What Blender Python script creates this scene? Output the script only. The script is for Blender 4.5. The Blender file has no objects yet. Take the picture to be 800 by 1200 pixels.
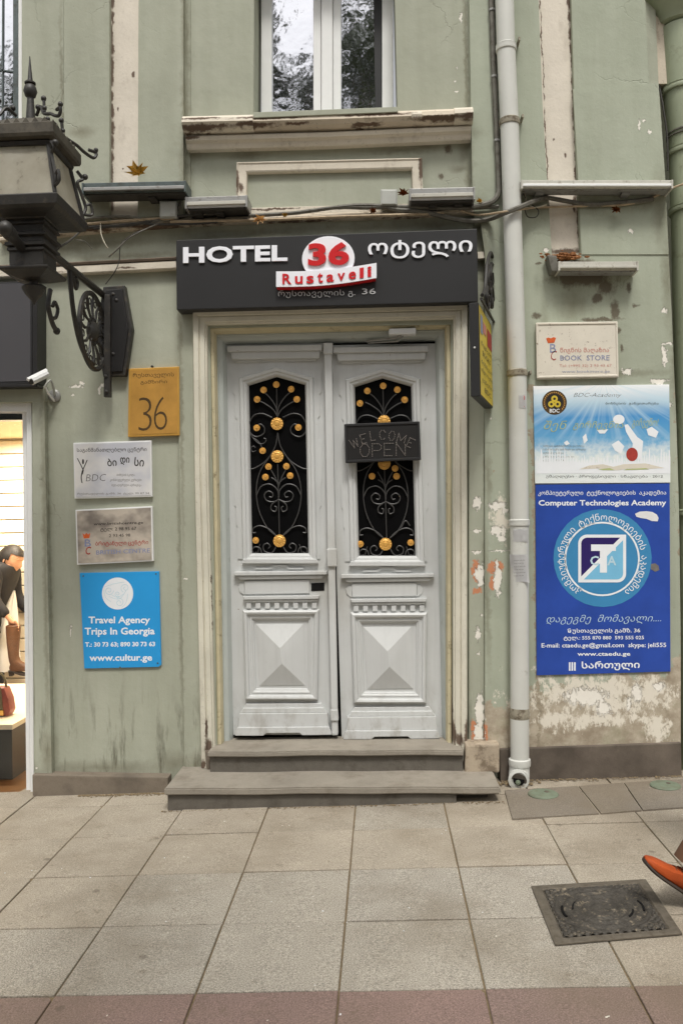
import bpy, bmesh, math, random
from mathutils import Vector, Matrix
random.seed(36)
sc = bpy.context.scene
R = math.radians
# ------------------------------------------------------------------ camera
D = 5.2            # metres from the lens to the wall plane (Y = 0)
CZ = 1.624         # eye height
SL = 0.0242        # the pavement rises to the right by this much per metre
F = 980.0          # focal length in photo pixels (photo is 800 x 1200)
MC = Matrix.Rotation(.0471, 3, 'Z') @ Matrix.Rotation(.0091, 3, 'X') @ Matrix.Rotation(.0203, 3, 'Y')
cam = bpy.data.cameras.new('camera'); co = bpy.data.objects.new('camera', cam)
sc.collection.objects.link(co); sc.camera = co
cr, cf, cu = MC @ Vector((1, 0, 0)), MC @ Vector((0, 1, 0)), MC @ Vector((0, 0, 1))
m4 = Matrix((cr, cu, -cf)).transposed().to_4x4(); m4.translation = (0, -D, CZ); co.matrix_world = m4
cam.sensor_fit = 'VERTICAL'; cam.sensor_height = 36; cam.lens = F / 1200 * 36; cam.clip_end = 500; cam.clip_start = .05
# ------------------------------------------------------------------ light
SUN_EL, SUN_AZ = R(60), R(14)     # high, from behind the camera
w = bpy.data.worlds.new('World'); sc.world = w; w.use_nodes = True
nt = w.node_tree; nt.nodes.clear()
sky = nt.nodes.new('ShaderNodeTexSky'); sky.sky_type = 'NISHITA'; sky.sun_disc = False
sky.sun_elevation = SUN_EL; sky.sun_rotation = R(180) + SUN_AZ; sky.air_density = 1.0; sky.dust_density = 4.0; sky.ozone_density = 1.0
hs = nt.nodes.new('ShaderNodeHueSaturation'); hs.inputs['Saturation'].default_value = .16
wb = nt.nodes.new('ShaderNodeMixRGB'); wb.blend_type = 'MULTIPLY'; wb.inputs[0].default_value = 1; wb.inputs[2].default_value = (1.0, .98, .955, 1)
bg = nt.nodes.new('ShaderNodeBackground'); bg.inputs[1].default_value = .115
wo = nt.nodes.new('ShaderNodeOutputWorld')
nt.links.new(sky.outputs[0], hs.inputs['Color']); nt.links.new(hs.outputs[0], wb.inputs[1]); nt.links.new(wb.outputs[0], bg.inputs[0]); nt.links.new(bg.outputs[0], wo.inputs[0])
sd = bpy.data.lights.new('sun', 'SUN'); sd.energy = 1.5; sd.angle = R(12); sd.color = (1, .965, .90)
so = bpy.data.objects.new('sun', sd); sc.collection.objects.link(so)
dirv = Vector((math.sin(SUN_AZ) * math.cos(SUN_EL), -math.cos(SUN_AZ) * math.cos(SUN_EL), math.sin(SUN_EL)))
so.rotation_euler = dirv.to_track_quat('Z', 'Y').to_euler(); so.location = (1, -8, 9)
sc.view_settings.view_transform = 'Standard'; sc.view_settings.look = 'None'; sc.view_settings.gamma = 1
sc.view_settings.exposure = 0.60
# ------------------------------------------------------------------ photo geometry
def ray(px, py): return MC @ Vector(((px - 400) / F, 1, -(py - 600) / F))
def P(px, py, d=0.0):              # point on the plane d metres in front of the wall
    v = ray(px, py); t = (D - d) / v.y
    return Vector((v.x * t, -d, CZ + v.z * t))
def XZ(px, py, d=0.0):
    p = P(px, py, d); return (p.x, p.z)
def G(px, py, up=0.0):             # point on the sloping pavement
    v = ray(px, py); t = -(CZ - up) / (v.z - SL * v.x)
    return Vector((v.x * t, v.y * t - D, CZ + v.z * t))
def HZ(px, py, z):                 # point on the horizontal plane at height z
    v = ray(px, py); t = (z - CZ) / v.z
    return Vector((v.x * t, v.y * t - D, z))
# ------------------------------------------------------------------ materials
def lin(c): return tuple(((v / 255) / 12.92 if v <= 10 else ((v / 255 + .055) / 1.055) ** 2.4) for v in c)
class NT:
    def __init__(s, name):
        s.m = bpy.data.materials.new(name); s.m.use_nodes = True; s.t = s.m.node_tree; s.t.nodes.clear()
        s.out = s.t.nodes.new('ShaderNodeOutputMaterial')
        s.geo = s.t.nodes.new('ShaderNodeNewGeometry').outputs['Position']
    def n(s, ty, ins=None, **kw):
        nd = s.t.nodes.new(ty)
        for k, v in kw.items(): setattr(nd, k, v)
        for k, v in (ins or {}).items():
            if isinstance(v, bpy.types.NodeSocket): s.t.links.new(v, nd.inputs[k])
            else: nd.inputs[k].default_value = v
        return nd
    def math(s, op, a, b=0.0, c=None, clamp=False):
        ins = {0: a, 1: b}
        if c is not None: ins[2] = c
        return s.n('ShaderNodeMath', ins, operation=op, use_clamp=clamp).outputs[0]
    def vec(s, op, a, b=(0, 0, 0)):
        nd = s.n('ShaderNodeVectorMath', {0: a, 1: b}, operation=op)
        return nd.outputs['Value'] if op in ('LENGTH', 'DISTANCE', 'DOT_PRODUCT') else nd.outputs[0]
    def noise(s, scale, detail=6, rough=.6, vec=None, stretch=None):
        v = vec or s.geo
        if stretch: v = s.vec('MULTIPLY', v, stretch)
        return s.n('ShaderNodeTexNoise', {'Vector': v, 'Scale': scale, 'Detail': detail, 'Roughness': rough}).outputs
    def ramp(s, f, lo, hi, a=0.0, b=1.0):
        return s.n('ShaderNodeMapRange', {0: f, 1: lo, 2: hi, 3: a, 4: b}).outputs[0]
    def mix(s, f, a, b, mode='MIX'):
        a = (*a, 1) if isinstance(a, tuple) and len(a) == 3 else a
        b = (*b, 1) if isinstance(b, tuple) and len(b) == 3 else b
        return s.n('ShaderNodeMixRGB', {0: f, 1: a, 2: b}, blend_type=mode).outputs[0]
    def finish(s, col, rough=.6, metal=0.0, spec=.3, bump=None, bs=.4, bd=.004, **extra):
        ins = {'Base Color': (*col, 1) if isinstance(col, tuple) and len(col) == 3 else col, 'Roughness': rough, 'Metallic': metal, 'Specular IOR Level': spec}
        ins.update(extra)
        b = s.n('ShaderNodeBsdfPrincipled', ins)
        if bump is not None:
            s.t.links.new(s.n('ShaderNodeBump', {'Height': bump, 'Strength': bs, 'Distance': bd}).outputs[0], b.inputs['Normal'])
        s.t.links.new(b.outputs[0], s.out.inputs[0]); return s.m
    def spots(s, base, lst, col, warp=.02, wscale=25, soft=.15, strength=1.0, ragged=2.2):
        """marks with a shape of their own: (x, z, rx, rz) in metres, edges broken by noise"""
        wv = s.vec('MULTIPLY', s.vec('SUBTRACT', s.noise(wscale, 5, .65)[1], (.5, .5, .5)), (warp * 2, 0, warp * 2))
        pos = s.vec('ADD', s.geo, wv); acc = None; rag = s.math('MULTIPLY', s.math('SUBTRACT', s.noise(wscale * 1.7, 7, .72, stretch=(1, 1, .55))[0], .5), ragged)
        for x, z, rx, rz in lst:
            q = s.vec('LENGTH', s.vec('MULTIPLY', s.vec('SUBTRACT', pos, (x, 0, z)), (1 / rx, 0, 1 / rz)))
            acc = q if acc is None else s.math('MINIMUM', acc, q)
        acc = s.math('ADD', acc, rag)
        f = s.ramp(acc, 1 - soft, 1 + soft, strength, 0.0)
        return s.mix(f, base, col), f
def simple(name, rgb, rough=.6, var=.12, scale=9, metal=0.0, spec=.3, bump=0.0, bscale=60, dirt=None, fine=0.0, **extra):
    t = NT(name); c = lin(rgb)
    col = t.mix(t.ramp(t.noise(scale)[0], .3, .7), tuple(v * (1 - var) for v in c), tuple(min(1, v * (1 + var)) for v in c))
    if dirt:
        dc, ds, lo, hi = dirt
        col = t.mix(t.ramp(t.noise(ds, 8, .7)[0], lo, hi, 0, .85), col, lin(dc))
    if fine:
        col = t.mix(t.ramp(t.noise(220, 3, .8)[0], .35, .65, 0, fine), col, tuple(v * .45 for v in c))
    return t.finish(col, rough, metal, spec, t.noise(bscale, 6)[0] if bump else None, bump, **extra)
def S(px, py, rx, rz):             # spot given in photo pixels
    p = P(px, py); return (p.x, p.z, rx * D / F, rz * D / F)

WHITE_SPOTS = [S(*a) for a in [(558, 590, 5, 7), (581, 593, 9, 5), (590, 598, 4, 4), (582, 622, 9, 6), (586, 631, 5, 4), (557, 622, 6, 1.6), (557, 647, 6, 1.2), (585, 645, 10, .9),
    (561, 672, 5, 12), (581, 678, 4, 20), (559, 742, 3, 8), (560, 765, 1.5, 2), (561, 833, 5, 20), (560, 858, 6, 10), (563, 720, 1.5, 2),
    (684, 814, 22, 10), (704, 828, 8, 8), (742, 810, 5, 11), (733, 822, 3, 7), (768, 802, 6, 4),
    (774, 420, 3, 11), (778, 405, 6, 1.5), (768, 449, 9, 3), (731, 437, 6, 3.5), (774, 367, 3, 3), (779, 475, 3, 3), (745, 152, 1.2, 6), (750, 147, 2, 2), (757, 160, 3, 2), (540, 22, 1.6, 6), (535, 107, 2, 1.2), (535, 80, 1, 1), (532, 96, 1, 1), (637, 297, 3, 2.5),
    (89, 453, 8, 1.8), (96, 449, 3, 1.5), (86, 463, 2.5, 1.2), (117, 456, 2, 6), (121, 451, 2.5, 2), (83, 741, 1, 7), (219, 678, 2, 1.4), (46, 897, 2, 1.5), (574, 492, 1, 1.4), (735, 275, 3, 2)]]
ORANGE_SPOTS = [S(*a) for a in [(557, 668, 5, 13), (558, 692, 5, 4), (579, 665, 9, 8), (575, 682, 4, 8), (554, 855, 3, 13), (568, 855, 2, 10)]]
GRIME_SHADE_SPOTS = [S(*a) for a in [(219, 40, 3, 60), (219, 130, 3, 50), (219, 215, 5, 40), (228, 180, 10, 8), (240, 172, 22, 4), (520, 163, 30, 5), (500, 170, 20, 5), (545, 175, 6, 12), (549, 210, 3, 30), (290, 182, 18, 3.5), (470, 176, 26, 3.5), (540, 198, 10, 3),  # grime, plus shade painted in along ledges, wall steps and recess lines
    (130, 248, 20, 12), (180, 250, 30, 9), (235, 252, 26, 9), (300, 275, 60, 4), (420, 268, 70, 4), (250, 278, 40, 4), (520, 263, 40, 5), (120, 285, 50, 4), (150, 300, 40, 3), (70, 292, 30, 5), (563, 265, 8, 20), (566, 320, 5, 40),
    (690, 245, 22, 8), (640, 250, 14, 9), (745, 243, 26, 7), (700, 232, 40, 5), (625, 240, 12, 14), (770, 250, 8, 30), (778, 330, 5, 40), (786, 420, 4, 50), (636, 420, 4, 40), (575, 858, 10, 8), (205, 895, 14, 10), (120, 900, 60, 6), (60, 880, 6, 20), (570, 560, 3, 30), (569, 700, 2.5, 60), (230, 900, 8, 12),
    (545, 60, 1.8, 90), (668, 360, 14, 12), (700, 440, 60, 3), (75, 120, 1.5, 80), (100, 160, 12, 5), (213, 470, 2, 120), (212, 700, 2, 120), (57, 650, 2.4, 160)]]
BROWN_SPOTS = [S(*a) for a in [(672, 315, 26, 7), (660, 328, 8, 12), (693, 326, 14, 8), (706, 340, 9, 10), (716, 368, 4, 11), (698, 352, 6, 5), (733, 340, 2.5, 5), (680, 330, 30, 8), (740, 360, 4, 2),
    (525, 175, 4, 6), (516, 206, 3, 4), (630, 312, 3, 2), (700, 377, 20, 2.5), (725, 410, 2, 4), (722, 390, 2, 4), (626, 372, 4, 3), (118, 380, .1, .1)]]
def plaster(name, rgb, bare=False, streak=.0):
    t = NT(name); c = lin(rgb)
    big = t.ramp(t.noise(1.3, 5)[0], .3, .7); st = t.ramp(t.noise(7, 5, .6, stretch=(1, 1, .09))[0], .35, .7)
    col = t.mix(big, tuple(v * .86 for v in c), tuple(v * 1.08 for v in c))
    col = t.mix(t.ramp(t.noise(3.1, 6, .7)[0], .50, .54, 0, .22), col, tuple(v * k for v, k in zip(c, (1.12, 1.10, 1.12))))
    col = t.mix(t.math('MULTIPLY', st, .42), col, tuple(v * k for v, k in zip(c, (.70, .70, .66))))
    col = t.mix(t.ramp(t.noise(38, 6, .75)[0], .58, .75, 0, .35), col, tuple(v * .72 for v in c))
    col = t.mix(t.ramp(t.noise(90, 3, .75)[0], .66, .72, 0, .5), col, tuple(v * .45 for v in c))
    # hairline cracks
    wv = t.vec('ADD', t.geo, t.vec('MULTIPLY', t.noise(5, 4)[1], (.25, 0, .25)))
    vo = t.n('ShaderNodeTexVoronoi', {'Vector': wv, 'Scale': 1.6}, feature='DISTANCE_TO_EDGE').outputs[0]
    zc0 = t.n('ShaderNodeSeparateXYZ', {0: t.geo}).outputs[2]
    vo = t.math('ADD', vo, t.ramp(zc0, 1.1, 1.6, 1, 0))
    ck = t.math('MULTIPLY', t.ramp(vo, 0, .007, 1, 0), t.ramp(t.noise(1.7, 2)[0], .52, .62))
    col = t.mix(t.math('MULTIPLY', ck, .24), col, tuple(v * .3 for v in c))
    if streak:      # dark run-off streaks near the foot of the wall
        zz = t.n('ShaderNodeSeparateXYZ', {0: t.geo}).outputs[2]
        lo = t.ramp(zz, .15, .75, 1, 0)
        k = t.math('MULTIPLY', lo, t.ramp(t.noise(16, 5, .65, stretch=(1, 1, .16))[0], .53, .68))
        col = t.mix(t.math('MULTIPLY', k, streak), col, lin((70, 66, 50)))
    col, _g = t.spots(col, GRIME_SHADE_SPOTS, lin((96, 88, 66)), .03, 16, .9, .5, 1.6)
    col, bf = t.spots(col, BROWN_SPOTS, lin((78, 60, 46)), .035, 14, .35, .75)
    if bare:
        zz = t.n('ShaderNodeSeparateXYZ', {0: t.geo}).outputs[2]; xx = t.n('ShaderNodeSeparateXYZ', {0: t.geo}).outputs[0]
        nz = t.noise(5, 8, .65)[0]
        edge = t.math('ADD', zz, t.math('MULTIPLY', t.math('SUBTRACT', nz, .5), .62))
        edge = t.math('ADD', edge, t.math('MULTIPLY', xx, -.20))
        bm_ = t.ramp(edge, .34, .36, 1, 0)
        # old plaster showing beside the posters
        bcol = t.mix(t.ramp(t.noise(11, 8, .7)[0], .35, .65), lin((188, 178, 160)), lin((150, 138, 120)))
        bcol = t.mix(t.ramp(t.noise(6, 4)[0], .55, .7, 0, .6), bcol, lin((150, 148, 124)))
        col = t.mix(bm_, col, bcol)
        L, Rr = P(624, 600).x, P(788, 600).x
        side = t.math('MAXIMUM', t.ramp(t.math('ABSOLUTE', t.math('SUBTRACT', xx, L)), .0, .035, .26, 0), t.ramp(t.math('SUBTRACT', xx, Rr), -.01, .03, 0, .2))
        sf = t.math('GREATER_THAN', t.math('ADD', side, t.math('MULTIPLY', t.noise(14, 7, .7)[0], 1)), .66)
        sf = t.math('MULTIPLY', sf, t.math('LESS_THAN', zz, P(700, 450).z))
        col = t.mix(sf, col, t.mix(t.noise(30)[0], lin((190, 180, 160)), lin((110, 98, 80))))
    col, of = t.spots(col, ORANGE_SPOTS, lin((196, 134, 100)), .022, 30, .08)
    if bare:
        col, _p = t.spots(col, [S(*a) for a in [(690, 812, 64, 20), (650, 840, 24, 10), (750, 812, 26, 14), (700, 840, 40, 6), (766, 850, 10, 14), (585, 606, 9, 18)]], lin((222, 216, 202)), .03, 15, .30, .95, 6.5)
    col, wf = t.spots(col, WHITE_SPOTS, lin((232, 228, 218)), .024, 34, .10, 1.0, 3.4)
    h = t.math('ADD', t.math('MULTIPLY', t.noise(24, 6, .6)[0], .35), t.math('MULTIPLY', wf, -.9))
    h = t.math('ADD', h, t.math('MULTIPLY', t.noise(2.2, 3)[0], 1.6))
    h = t.math('ADD', h, t.math('MULTIPLY', ck, -.25))
    return t.finish(col, .78, 0, .18, h, .85, .007)
GREEN = (170, 173, 157)
M = {}
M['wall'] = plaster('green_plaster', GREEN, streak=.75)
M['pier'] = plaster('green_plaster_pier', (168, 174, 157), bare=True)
def cream(name, rgb, dirt=.5, edges=()):
    t = NT(name); c = lin(rgb)
    col = t.mix(t.ramp(t.noise(4, 5)[0], .3, .7), tuple(v * .88 for v in c), tuple(min(1, v * 1.05) for v in c))
    col = t.mix(t.ramp(t.noise(9, 7, .7, stretch=(1, 1, .5))[0], .56, .74, 0, dirt), col, lin((120, 104, 86)))
    col = t.mix(t.ramp(t.noise(60, 5, .75)[0], .60, .70, 0, dirt), col, lin((86, 66, 54)))
    f2 = None
    if edges:
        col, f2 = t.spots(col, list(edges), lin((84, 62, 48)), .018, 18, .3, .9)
    return t.finish(col, .72, 0, .2, t.noise(30, 6)[0], .5, .005)
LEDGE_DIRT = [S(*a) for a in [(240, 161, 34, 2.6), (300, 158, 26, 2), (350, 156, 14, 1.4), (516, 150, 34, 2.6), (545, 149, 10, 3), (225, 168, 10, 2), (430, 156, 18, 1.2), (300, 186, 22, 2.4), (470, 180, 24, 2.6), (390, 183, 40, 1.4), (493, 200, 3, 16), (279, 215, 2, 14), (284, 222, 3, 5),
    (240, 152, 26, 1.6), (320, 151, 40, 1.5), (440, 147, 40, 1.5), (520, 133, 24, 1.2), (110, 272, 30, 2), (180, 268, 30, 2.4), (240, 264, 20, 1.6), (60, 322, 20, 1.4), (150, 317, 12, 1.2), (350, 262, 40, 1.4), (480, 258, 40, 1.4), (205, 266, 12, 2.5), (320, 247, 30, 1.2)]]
M['cream'] = cream('cream_plaster', (214, 206, 190), .5, LEDGE_DIRT)
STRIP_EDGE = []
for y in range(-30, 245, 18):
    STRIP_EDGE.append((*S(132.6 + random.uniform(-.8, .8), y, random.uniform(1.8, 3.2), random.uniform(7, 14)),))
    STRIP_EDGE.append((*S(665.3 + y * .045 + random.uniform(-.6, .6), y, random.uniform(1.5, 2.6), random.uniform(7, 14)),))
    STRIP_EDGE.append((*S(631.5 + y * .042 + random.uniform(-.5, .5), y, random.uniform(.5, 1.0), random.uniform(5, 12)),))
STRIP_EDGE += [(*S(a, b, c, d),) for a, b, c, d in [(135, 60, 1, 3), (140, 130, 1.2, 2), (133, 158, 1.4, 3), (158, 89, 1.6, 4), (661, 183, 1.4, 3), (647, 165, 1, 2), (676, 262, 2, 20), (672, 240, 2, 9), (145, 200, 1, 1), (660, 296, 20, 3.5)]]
M['cream_strip'] = cream('cream_strip_plaster', (218, 210, 196), .25, STRIP_EDGE)
M['sill'] = cream('sill_plaster', (204, 193, 175), .8, LEDGE_DIRT)
M['brown_line'] = simple('brown_grimed_lip', (104, 92, 80), .8, .2, 12, bump=.4)
M['surround'] = cream('door_surround_paint', (212, 208, 192), .35, [S(*a) for a in [(531, 858, 2.5, 16), (537, 864, 5, 7), (546, 858, 3, 16), (529, 830, 1.2, 14), (533, 884, 4, 8), (246, 872, 4, 8), (240, 895, 3, 8), (244, 850, 1.5, 10), (250, 700, .8, 40)]])
def doorpaint(name, rgb):
    t = NT(name); c = lin(rgb)
    col = t.mix(t.ramp(t.noise(2.2, 5)[0], .3, .7), tuple(v * .93 for v in c), tuple(min(1, v * 1.04) for v in c))
    br = t.noise(34, 4, .6, stretch=(1, 1, .06))[0]
    col = t.mix(t.ramp(br, .50, .72, 0, .22), col, tuple(v * .72 for v in c))
    col = t.mix(t.ramp(t.noise(15, 7, .75)[0], .62, .74, 0, .26), col, lin((140, 138, 128)))
    zz = t.n('ShaderNodeSeparateXYZ', {0: t.geo}).outputs[2]
    foot = t.math('MULTIPLY', t.ramp(zz, .24, .60, 1, 0), t.ramp(t.noise(12, 6, .7, stretch=(1, 1, .5))[0], .48, .66))
    col = t.mix(t.math('MULTIPLY', foot, .5), col, lin((124, 114, 98)))
    ch = t.math('MULTIPLY', t.ramp(t.noise(48, 3, .6)[0], .715, .73), t.ramp(t.noise(3.3, 2)[0], .50, .60))
    col = t.mix(ch, col, lin((122, 104, 84)))
    col, g = t.spots(col, [S(378, 690, 14, 26), S(390, 660, 8, 34), S(400, 700, 8, 30)], lin((150, 144, 128)), .03, 18, .8, .35, 1.6)
    h = t.math('ADD', t.math('MULTIPLY', br, .8), t.math('MULTIPLY', ch, -1.5))
    return t.finish(col, .5, 0, .38, h, .45, .002)
M['door'] = doorpaint('grey_door_paint', (200, 202, 201))
M['door2'] = simple('grey_frame_paint', (180, 186, 182), .5, .06, 6, spec=.35, bump=.15, bscale=40, dirt=((120, 118, 104), 10, .6, .8))
M['yellow'] = simple('yellowed_timber_paint', (198, 188, 156), .6, .1, 12, dirt=((110, 96, 70), 14, .58, .7))
M['pvc'] = simple('white_window_frame', (228, 229, 228), .35, .03, spec=.45, dirt=((150, 145, 130), 12, .64, .8))
M['black_iron'] = simple('black_cast_iron', (44, 42, 39), .5, .25, 20, spec=.5, bump=.4, bscale=50, dirt=((88, 78, 64), 22, .55, .75))
M['lamp_roof'] = simple('weathered_lamp_metal', (80, 75, 65), .6, .2, 16, spec=.35, bump=.3, dirt=((52, 48, 42), 18, .5, .7))
M['grille'] = simple('dark_grille_iron', (58, 57, 56), .45, .15, 30, spec=.5)
M['gold'] = simple('gold_rosette_paint', (224, 172, 88), .42, .1, 60, metal=.35, spec=.5)
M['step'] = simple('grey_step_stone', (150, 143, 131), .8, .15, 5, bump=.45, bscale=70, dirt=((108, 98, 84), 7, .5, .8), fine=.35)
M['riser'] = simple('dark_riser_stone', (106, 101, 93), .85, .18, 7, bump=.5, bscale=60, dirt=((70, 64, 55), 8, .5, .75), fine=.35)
M['plinth'] = simple('brown_plinth_stone', (126, 116, 103), .75, .35, 5, bump=.5, bscale=40, dirt=((84, 75, 65), 5, .5, .72), fine=.2)
M['plinth2'] = simple('dark_plinth_stone', (100, 91, 82), .6, .35, 5, bump=.4, bscale=40, dirt=((130, 118, 102), 6, .6, .8), fine=.2)
M['pipe'] = simple('grey_white_pipe_paint', (200, 201, 195), .5, .05, 5, spec=.4, bump=.15, bscale=20, dirt=((128, 122, 106), 9, .62, .8))
M['pipe_ring'] = simple('dirty_pipe_band', (150, 144, 128), .6, .2, 20, dirt=((80, 66, 50), 30, .5, .65))
M['green_pipe'] = simple('green_pipe_paint', (150, 158, 134), .5, .08, 4, spec=.4, dirt=((104, 104, 82), 8, .55, .75))
M['black_sign'] = simple('matt_black_sign_panel', (44, 44, 45), .5, .06, 3, spec=.3)
M['white_letter'] = simple('white_letter_acrylic', (236, 238, 244), .4, .02, spec=.4)
M['red_letter'] = simple('red_letter_acrylic', (200, 28, 34), .4, .03, spec=.4)
M['grey_letter'] = simple('pale_grey_print', (196, 197, 198), .5, .04)
M['dark_print'] = simple('dark_print', (52, 48, 46), .55, .1)
M['grey_print'] = simple('faded_grey_print', (116, 112, 108), .6, .2, 60)
M['red_print'] = simple('faded_red_print', (196, 128, 118), .6, .2, 60)
M['red_print2'] = simple('red_print', (164, 60, 52), .6, .15, 60)
M['blue_print'] = simple('faded_blue_print', (132, 140, 172), .6, .2, 60)
M['orange_print'] = simple('orange_crown_print', (206, 96, 48), .6, .15, 60)
M['white_print'] = simple('white_print', (232, 236, 240), .5, .03)
M['pale_blue_print'] = simple('pale_blue_print', (188, 214, 226), .5, .04)
M['brass'] = simple('ochre_enamel_plate', (196, 148, 72), .42, .16, 7, spec=.5, metal=.25)
M['brass_rim'] = simple('plate_rim', (214, 166, 84), .4, .1, 5, metal=.4)
M['brass_print'] = simple('plate_print', (78, 60, 36), .6, .1)
def steel(name, a, b, sc_):
    t = NT(name)
    n = t.noise(sc_, 3, .5, stretch=(1, 1, 1.2))[0]
    col = t.mix(t.ramp(n, .38, .62), lin(a), lin(b))
    r = t.ramp(t.noise(120, 2, .5, stretch=(.03, 1, 1))[0], .3, .7, .28, .42)
    return t.finish(col, r, .12, .5, t.noise(5, 3)[0], .2, .01)
M['steel'] = steel('brushed_steel_plate', (232, 230, 226), (196, 198, 206), 4)
M['steel2'] = steel('stained_steel_plate', (196, 186, 172), (132, 124, 116), 7)
M['blue_board'] = simple('bright_blue_panel', (44, 152, 218), .4, .04, 3, spec=.4)
M['enamel'] = simple('old_white_enamel', (214, 208, 194), .45, .06, 8, spec=.4, dirt=((104, 80, 60), 34, .60, .68))
M['navy'] = simple('blue_poster_board', (42, 74, 160), .38, .14, 5, spec=.4, dirt=((120, 140, 190), 50, .72, .8))
M['navy_dark'] = simple('dark_violet_print', (44, 30, 96), .5, .05)
M['teal'] = simple('teal_emblem_print', (62, 134, 182), .5, .05)
M['sky_blue'] = simple('light_blue_emblem_print', (120, 186, 220), .5, .04)
M['led_board'] = simple('black_led_board', (34, 33, 33), .45, .1, spec=.4)
M['led_dot'] = simple('unlit_led', (150, 143, 138), .4, .2, 80)
M['yellow_board'] = simple('yellow_sign_face', (206, 182, 62), .5, .1, 9)
M['box'] = simple('grey_plastic_box', (172, 174, 168), .5, .06, 10, dirt=((120, 112, 98), 20, .6, .75))
M['alu'] = simple('dull_aluminium_housing', (150, 150, 148), .45, .1, 14, metal=.3, spec=.5, dirt=((96, 86, 74), 24, .55, .7))
M['alu_white'] = simple('painted_light_housing', (186, 184, 174), .5, .1, 14, spec=.4, dirt=((112, 96, 78), 24, .56, .7))
M['tray'] = simple('slate_blue_housing', (84, 94, 94), .45, .12, 14, metal=.2, spec=.5, dirt=((60, 58, 50), 24, .5, .7))
M['lens'] = simple('light_lens', (214, 218, 222), .12, .03, 10, spec=.7)
M['rubber'] = simple('black_cable_sheath', (64, 62, 58), .55, .2, 20)
M['cable_grey'] = simple('grey_cable_sheath', (104, 102, 94), .6, .2, 20, dirt=((66, 58, 48), 24, .5, .7))
M['cable_tan'] = simple('tan_cable_sheath', (170, 152, 126), .6, .2, 20, dirt=((96, 82, 64), 24, .5, .7))
M['cable_white'] = simple('pale_cable_sheath', (186, 180, 162), .6, .15, 20)
M['leaf_yellow'] = simple('yellow_dry_leaf', (204, 172, 96), .7, .3, 40, dirt=((104, 92, 50), 30, .5, .65))
M['leaf_pale'] = simple('pale_dry_leaf', (218, 186, 140), .7, .15, 40)
M['leaf_brown'] = simple('brown_dry_leaf', (138, 92, 54), .75, .3, 40)
M['paper'] = simple('white_paper_note', (222, 222, 222), .8, .04, 30)
M['cap_green'] = simple('green_metal_cap', (112, 122, 104), .6, .12, 18, dirt=((100, 96, 78), 20, .5, .7))
M['asphalt'] = simple('asphalt', (62, 62, 62), .9, .15, 2, bump=.6, bscale=90, fine=.3)
M['soil'] = simple('joint_grit', (124, 109, 85), .95, .3, 60, bump=.6)
M['iron_cover'] = simple('worn_cast_iron_cover', (72, 68, 62), .6, .3, 30, metal=.2, bump=.7, bscale=60, dirt=((150, 138, 118), 26, .56, .66))
M['cover_frame'] = simple('cover_frame_iron', (100, 93, 82), .7, .2, 30, metal=.1, bump=.6, dirt=((80, 72, 60), 34, .5, .66))
M['void'] = simple('unlit_interior', (9, 8, 8), .9, .05)
M['black_glass'] = NT('dark_door_glass').finish(lin((9, 9, 10)), .5, 0, .08)
M['leaves_live'] = simple('plane_tree_leaves', (70, 82, 44), .7, .35, 1.5)
M['bark'] = simple('plane_tree_bark', (104, 96, 80), .85, .25, 4, bump=.5, bscale=12)
def window_glass():
    t = NT('old_window_glass')
    dfs = t.n('ShaderNodeBsdfDiffuse', {'Color': (*lin((40, 42, 46)), 1)}).outputs[0]
    bump = t.n('ShaderNodeBump', {'Height': t.noise(6, 3, .5)[0], 'Strength': .22, 'Distance': .012}).outputs[0]
    gl = t.n('ShaderNodeBsdfGlossy', {'Color': (.86, .88, .94, 1), 'Roughness': .05, 'Normal': bump}).outputs[0]
    mx = t.n('ShaderNodeMixShader', {0: .72, 1: dfs, 2: gl}).outputs[0]
    t.t.links.new(mx, t.out.inputs[0]); return t.m
M['window_glass'] = window_glass()
def clear_glass():
    t = NT('clear_shop_glass')
    tr = t.n('ShaderNodeBsdfTransparent').outputs[0]; gl = t.n('ShaderNodeBsdfGlossy', {'Roughness': .01}).outputs[0]
    fr = t.n('ShaderNodeFresnel', {'IOR': 1.45}).outputs[0]
    t.t.links.new(t.n('ShaderNodeMixShader', {0: fr, 1: tr, 2: gl}).outputs[0], t.out.inputs[0]); return t.m
M['clear_glass'] = clear_glass()
def lamp_glass():
    t = NT('milky_lamp_glass')
    col = t.mix(t.ramp(t.noise(7, 5)[0], .35, .7), lin((244, 242, 234)), lin((222, 218, 206)))
    col = t.mix(t.ramp(t.noise(14, 6, .7)[0], .6, .72, 0, .6), col, lin((120, 110, 94)))
    a = t.n('ShaderNodeBsdfPrincipled', {'Base Color': col, 'Roughness': .3, 'Specular IOR Level': .5}).outputs[0]
    b = t.n('ShaderNodeBsdfTranslucent', {'Color': col}).outputs[0]
    t.t.links.new(t.n('ShaderNodeMixShader', {0: .72, 1: a, 2: b}).outputs[0], t.out.inputs[0]); return t.m
M['lamp_glass'] = lamp_glass()
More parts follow.
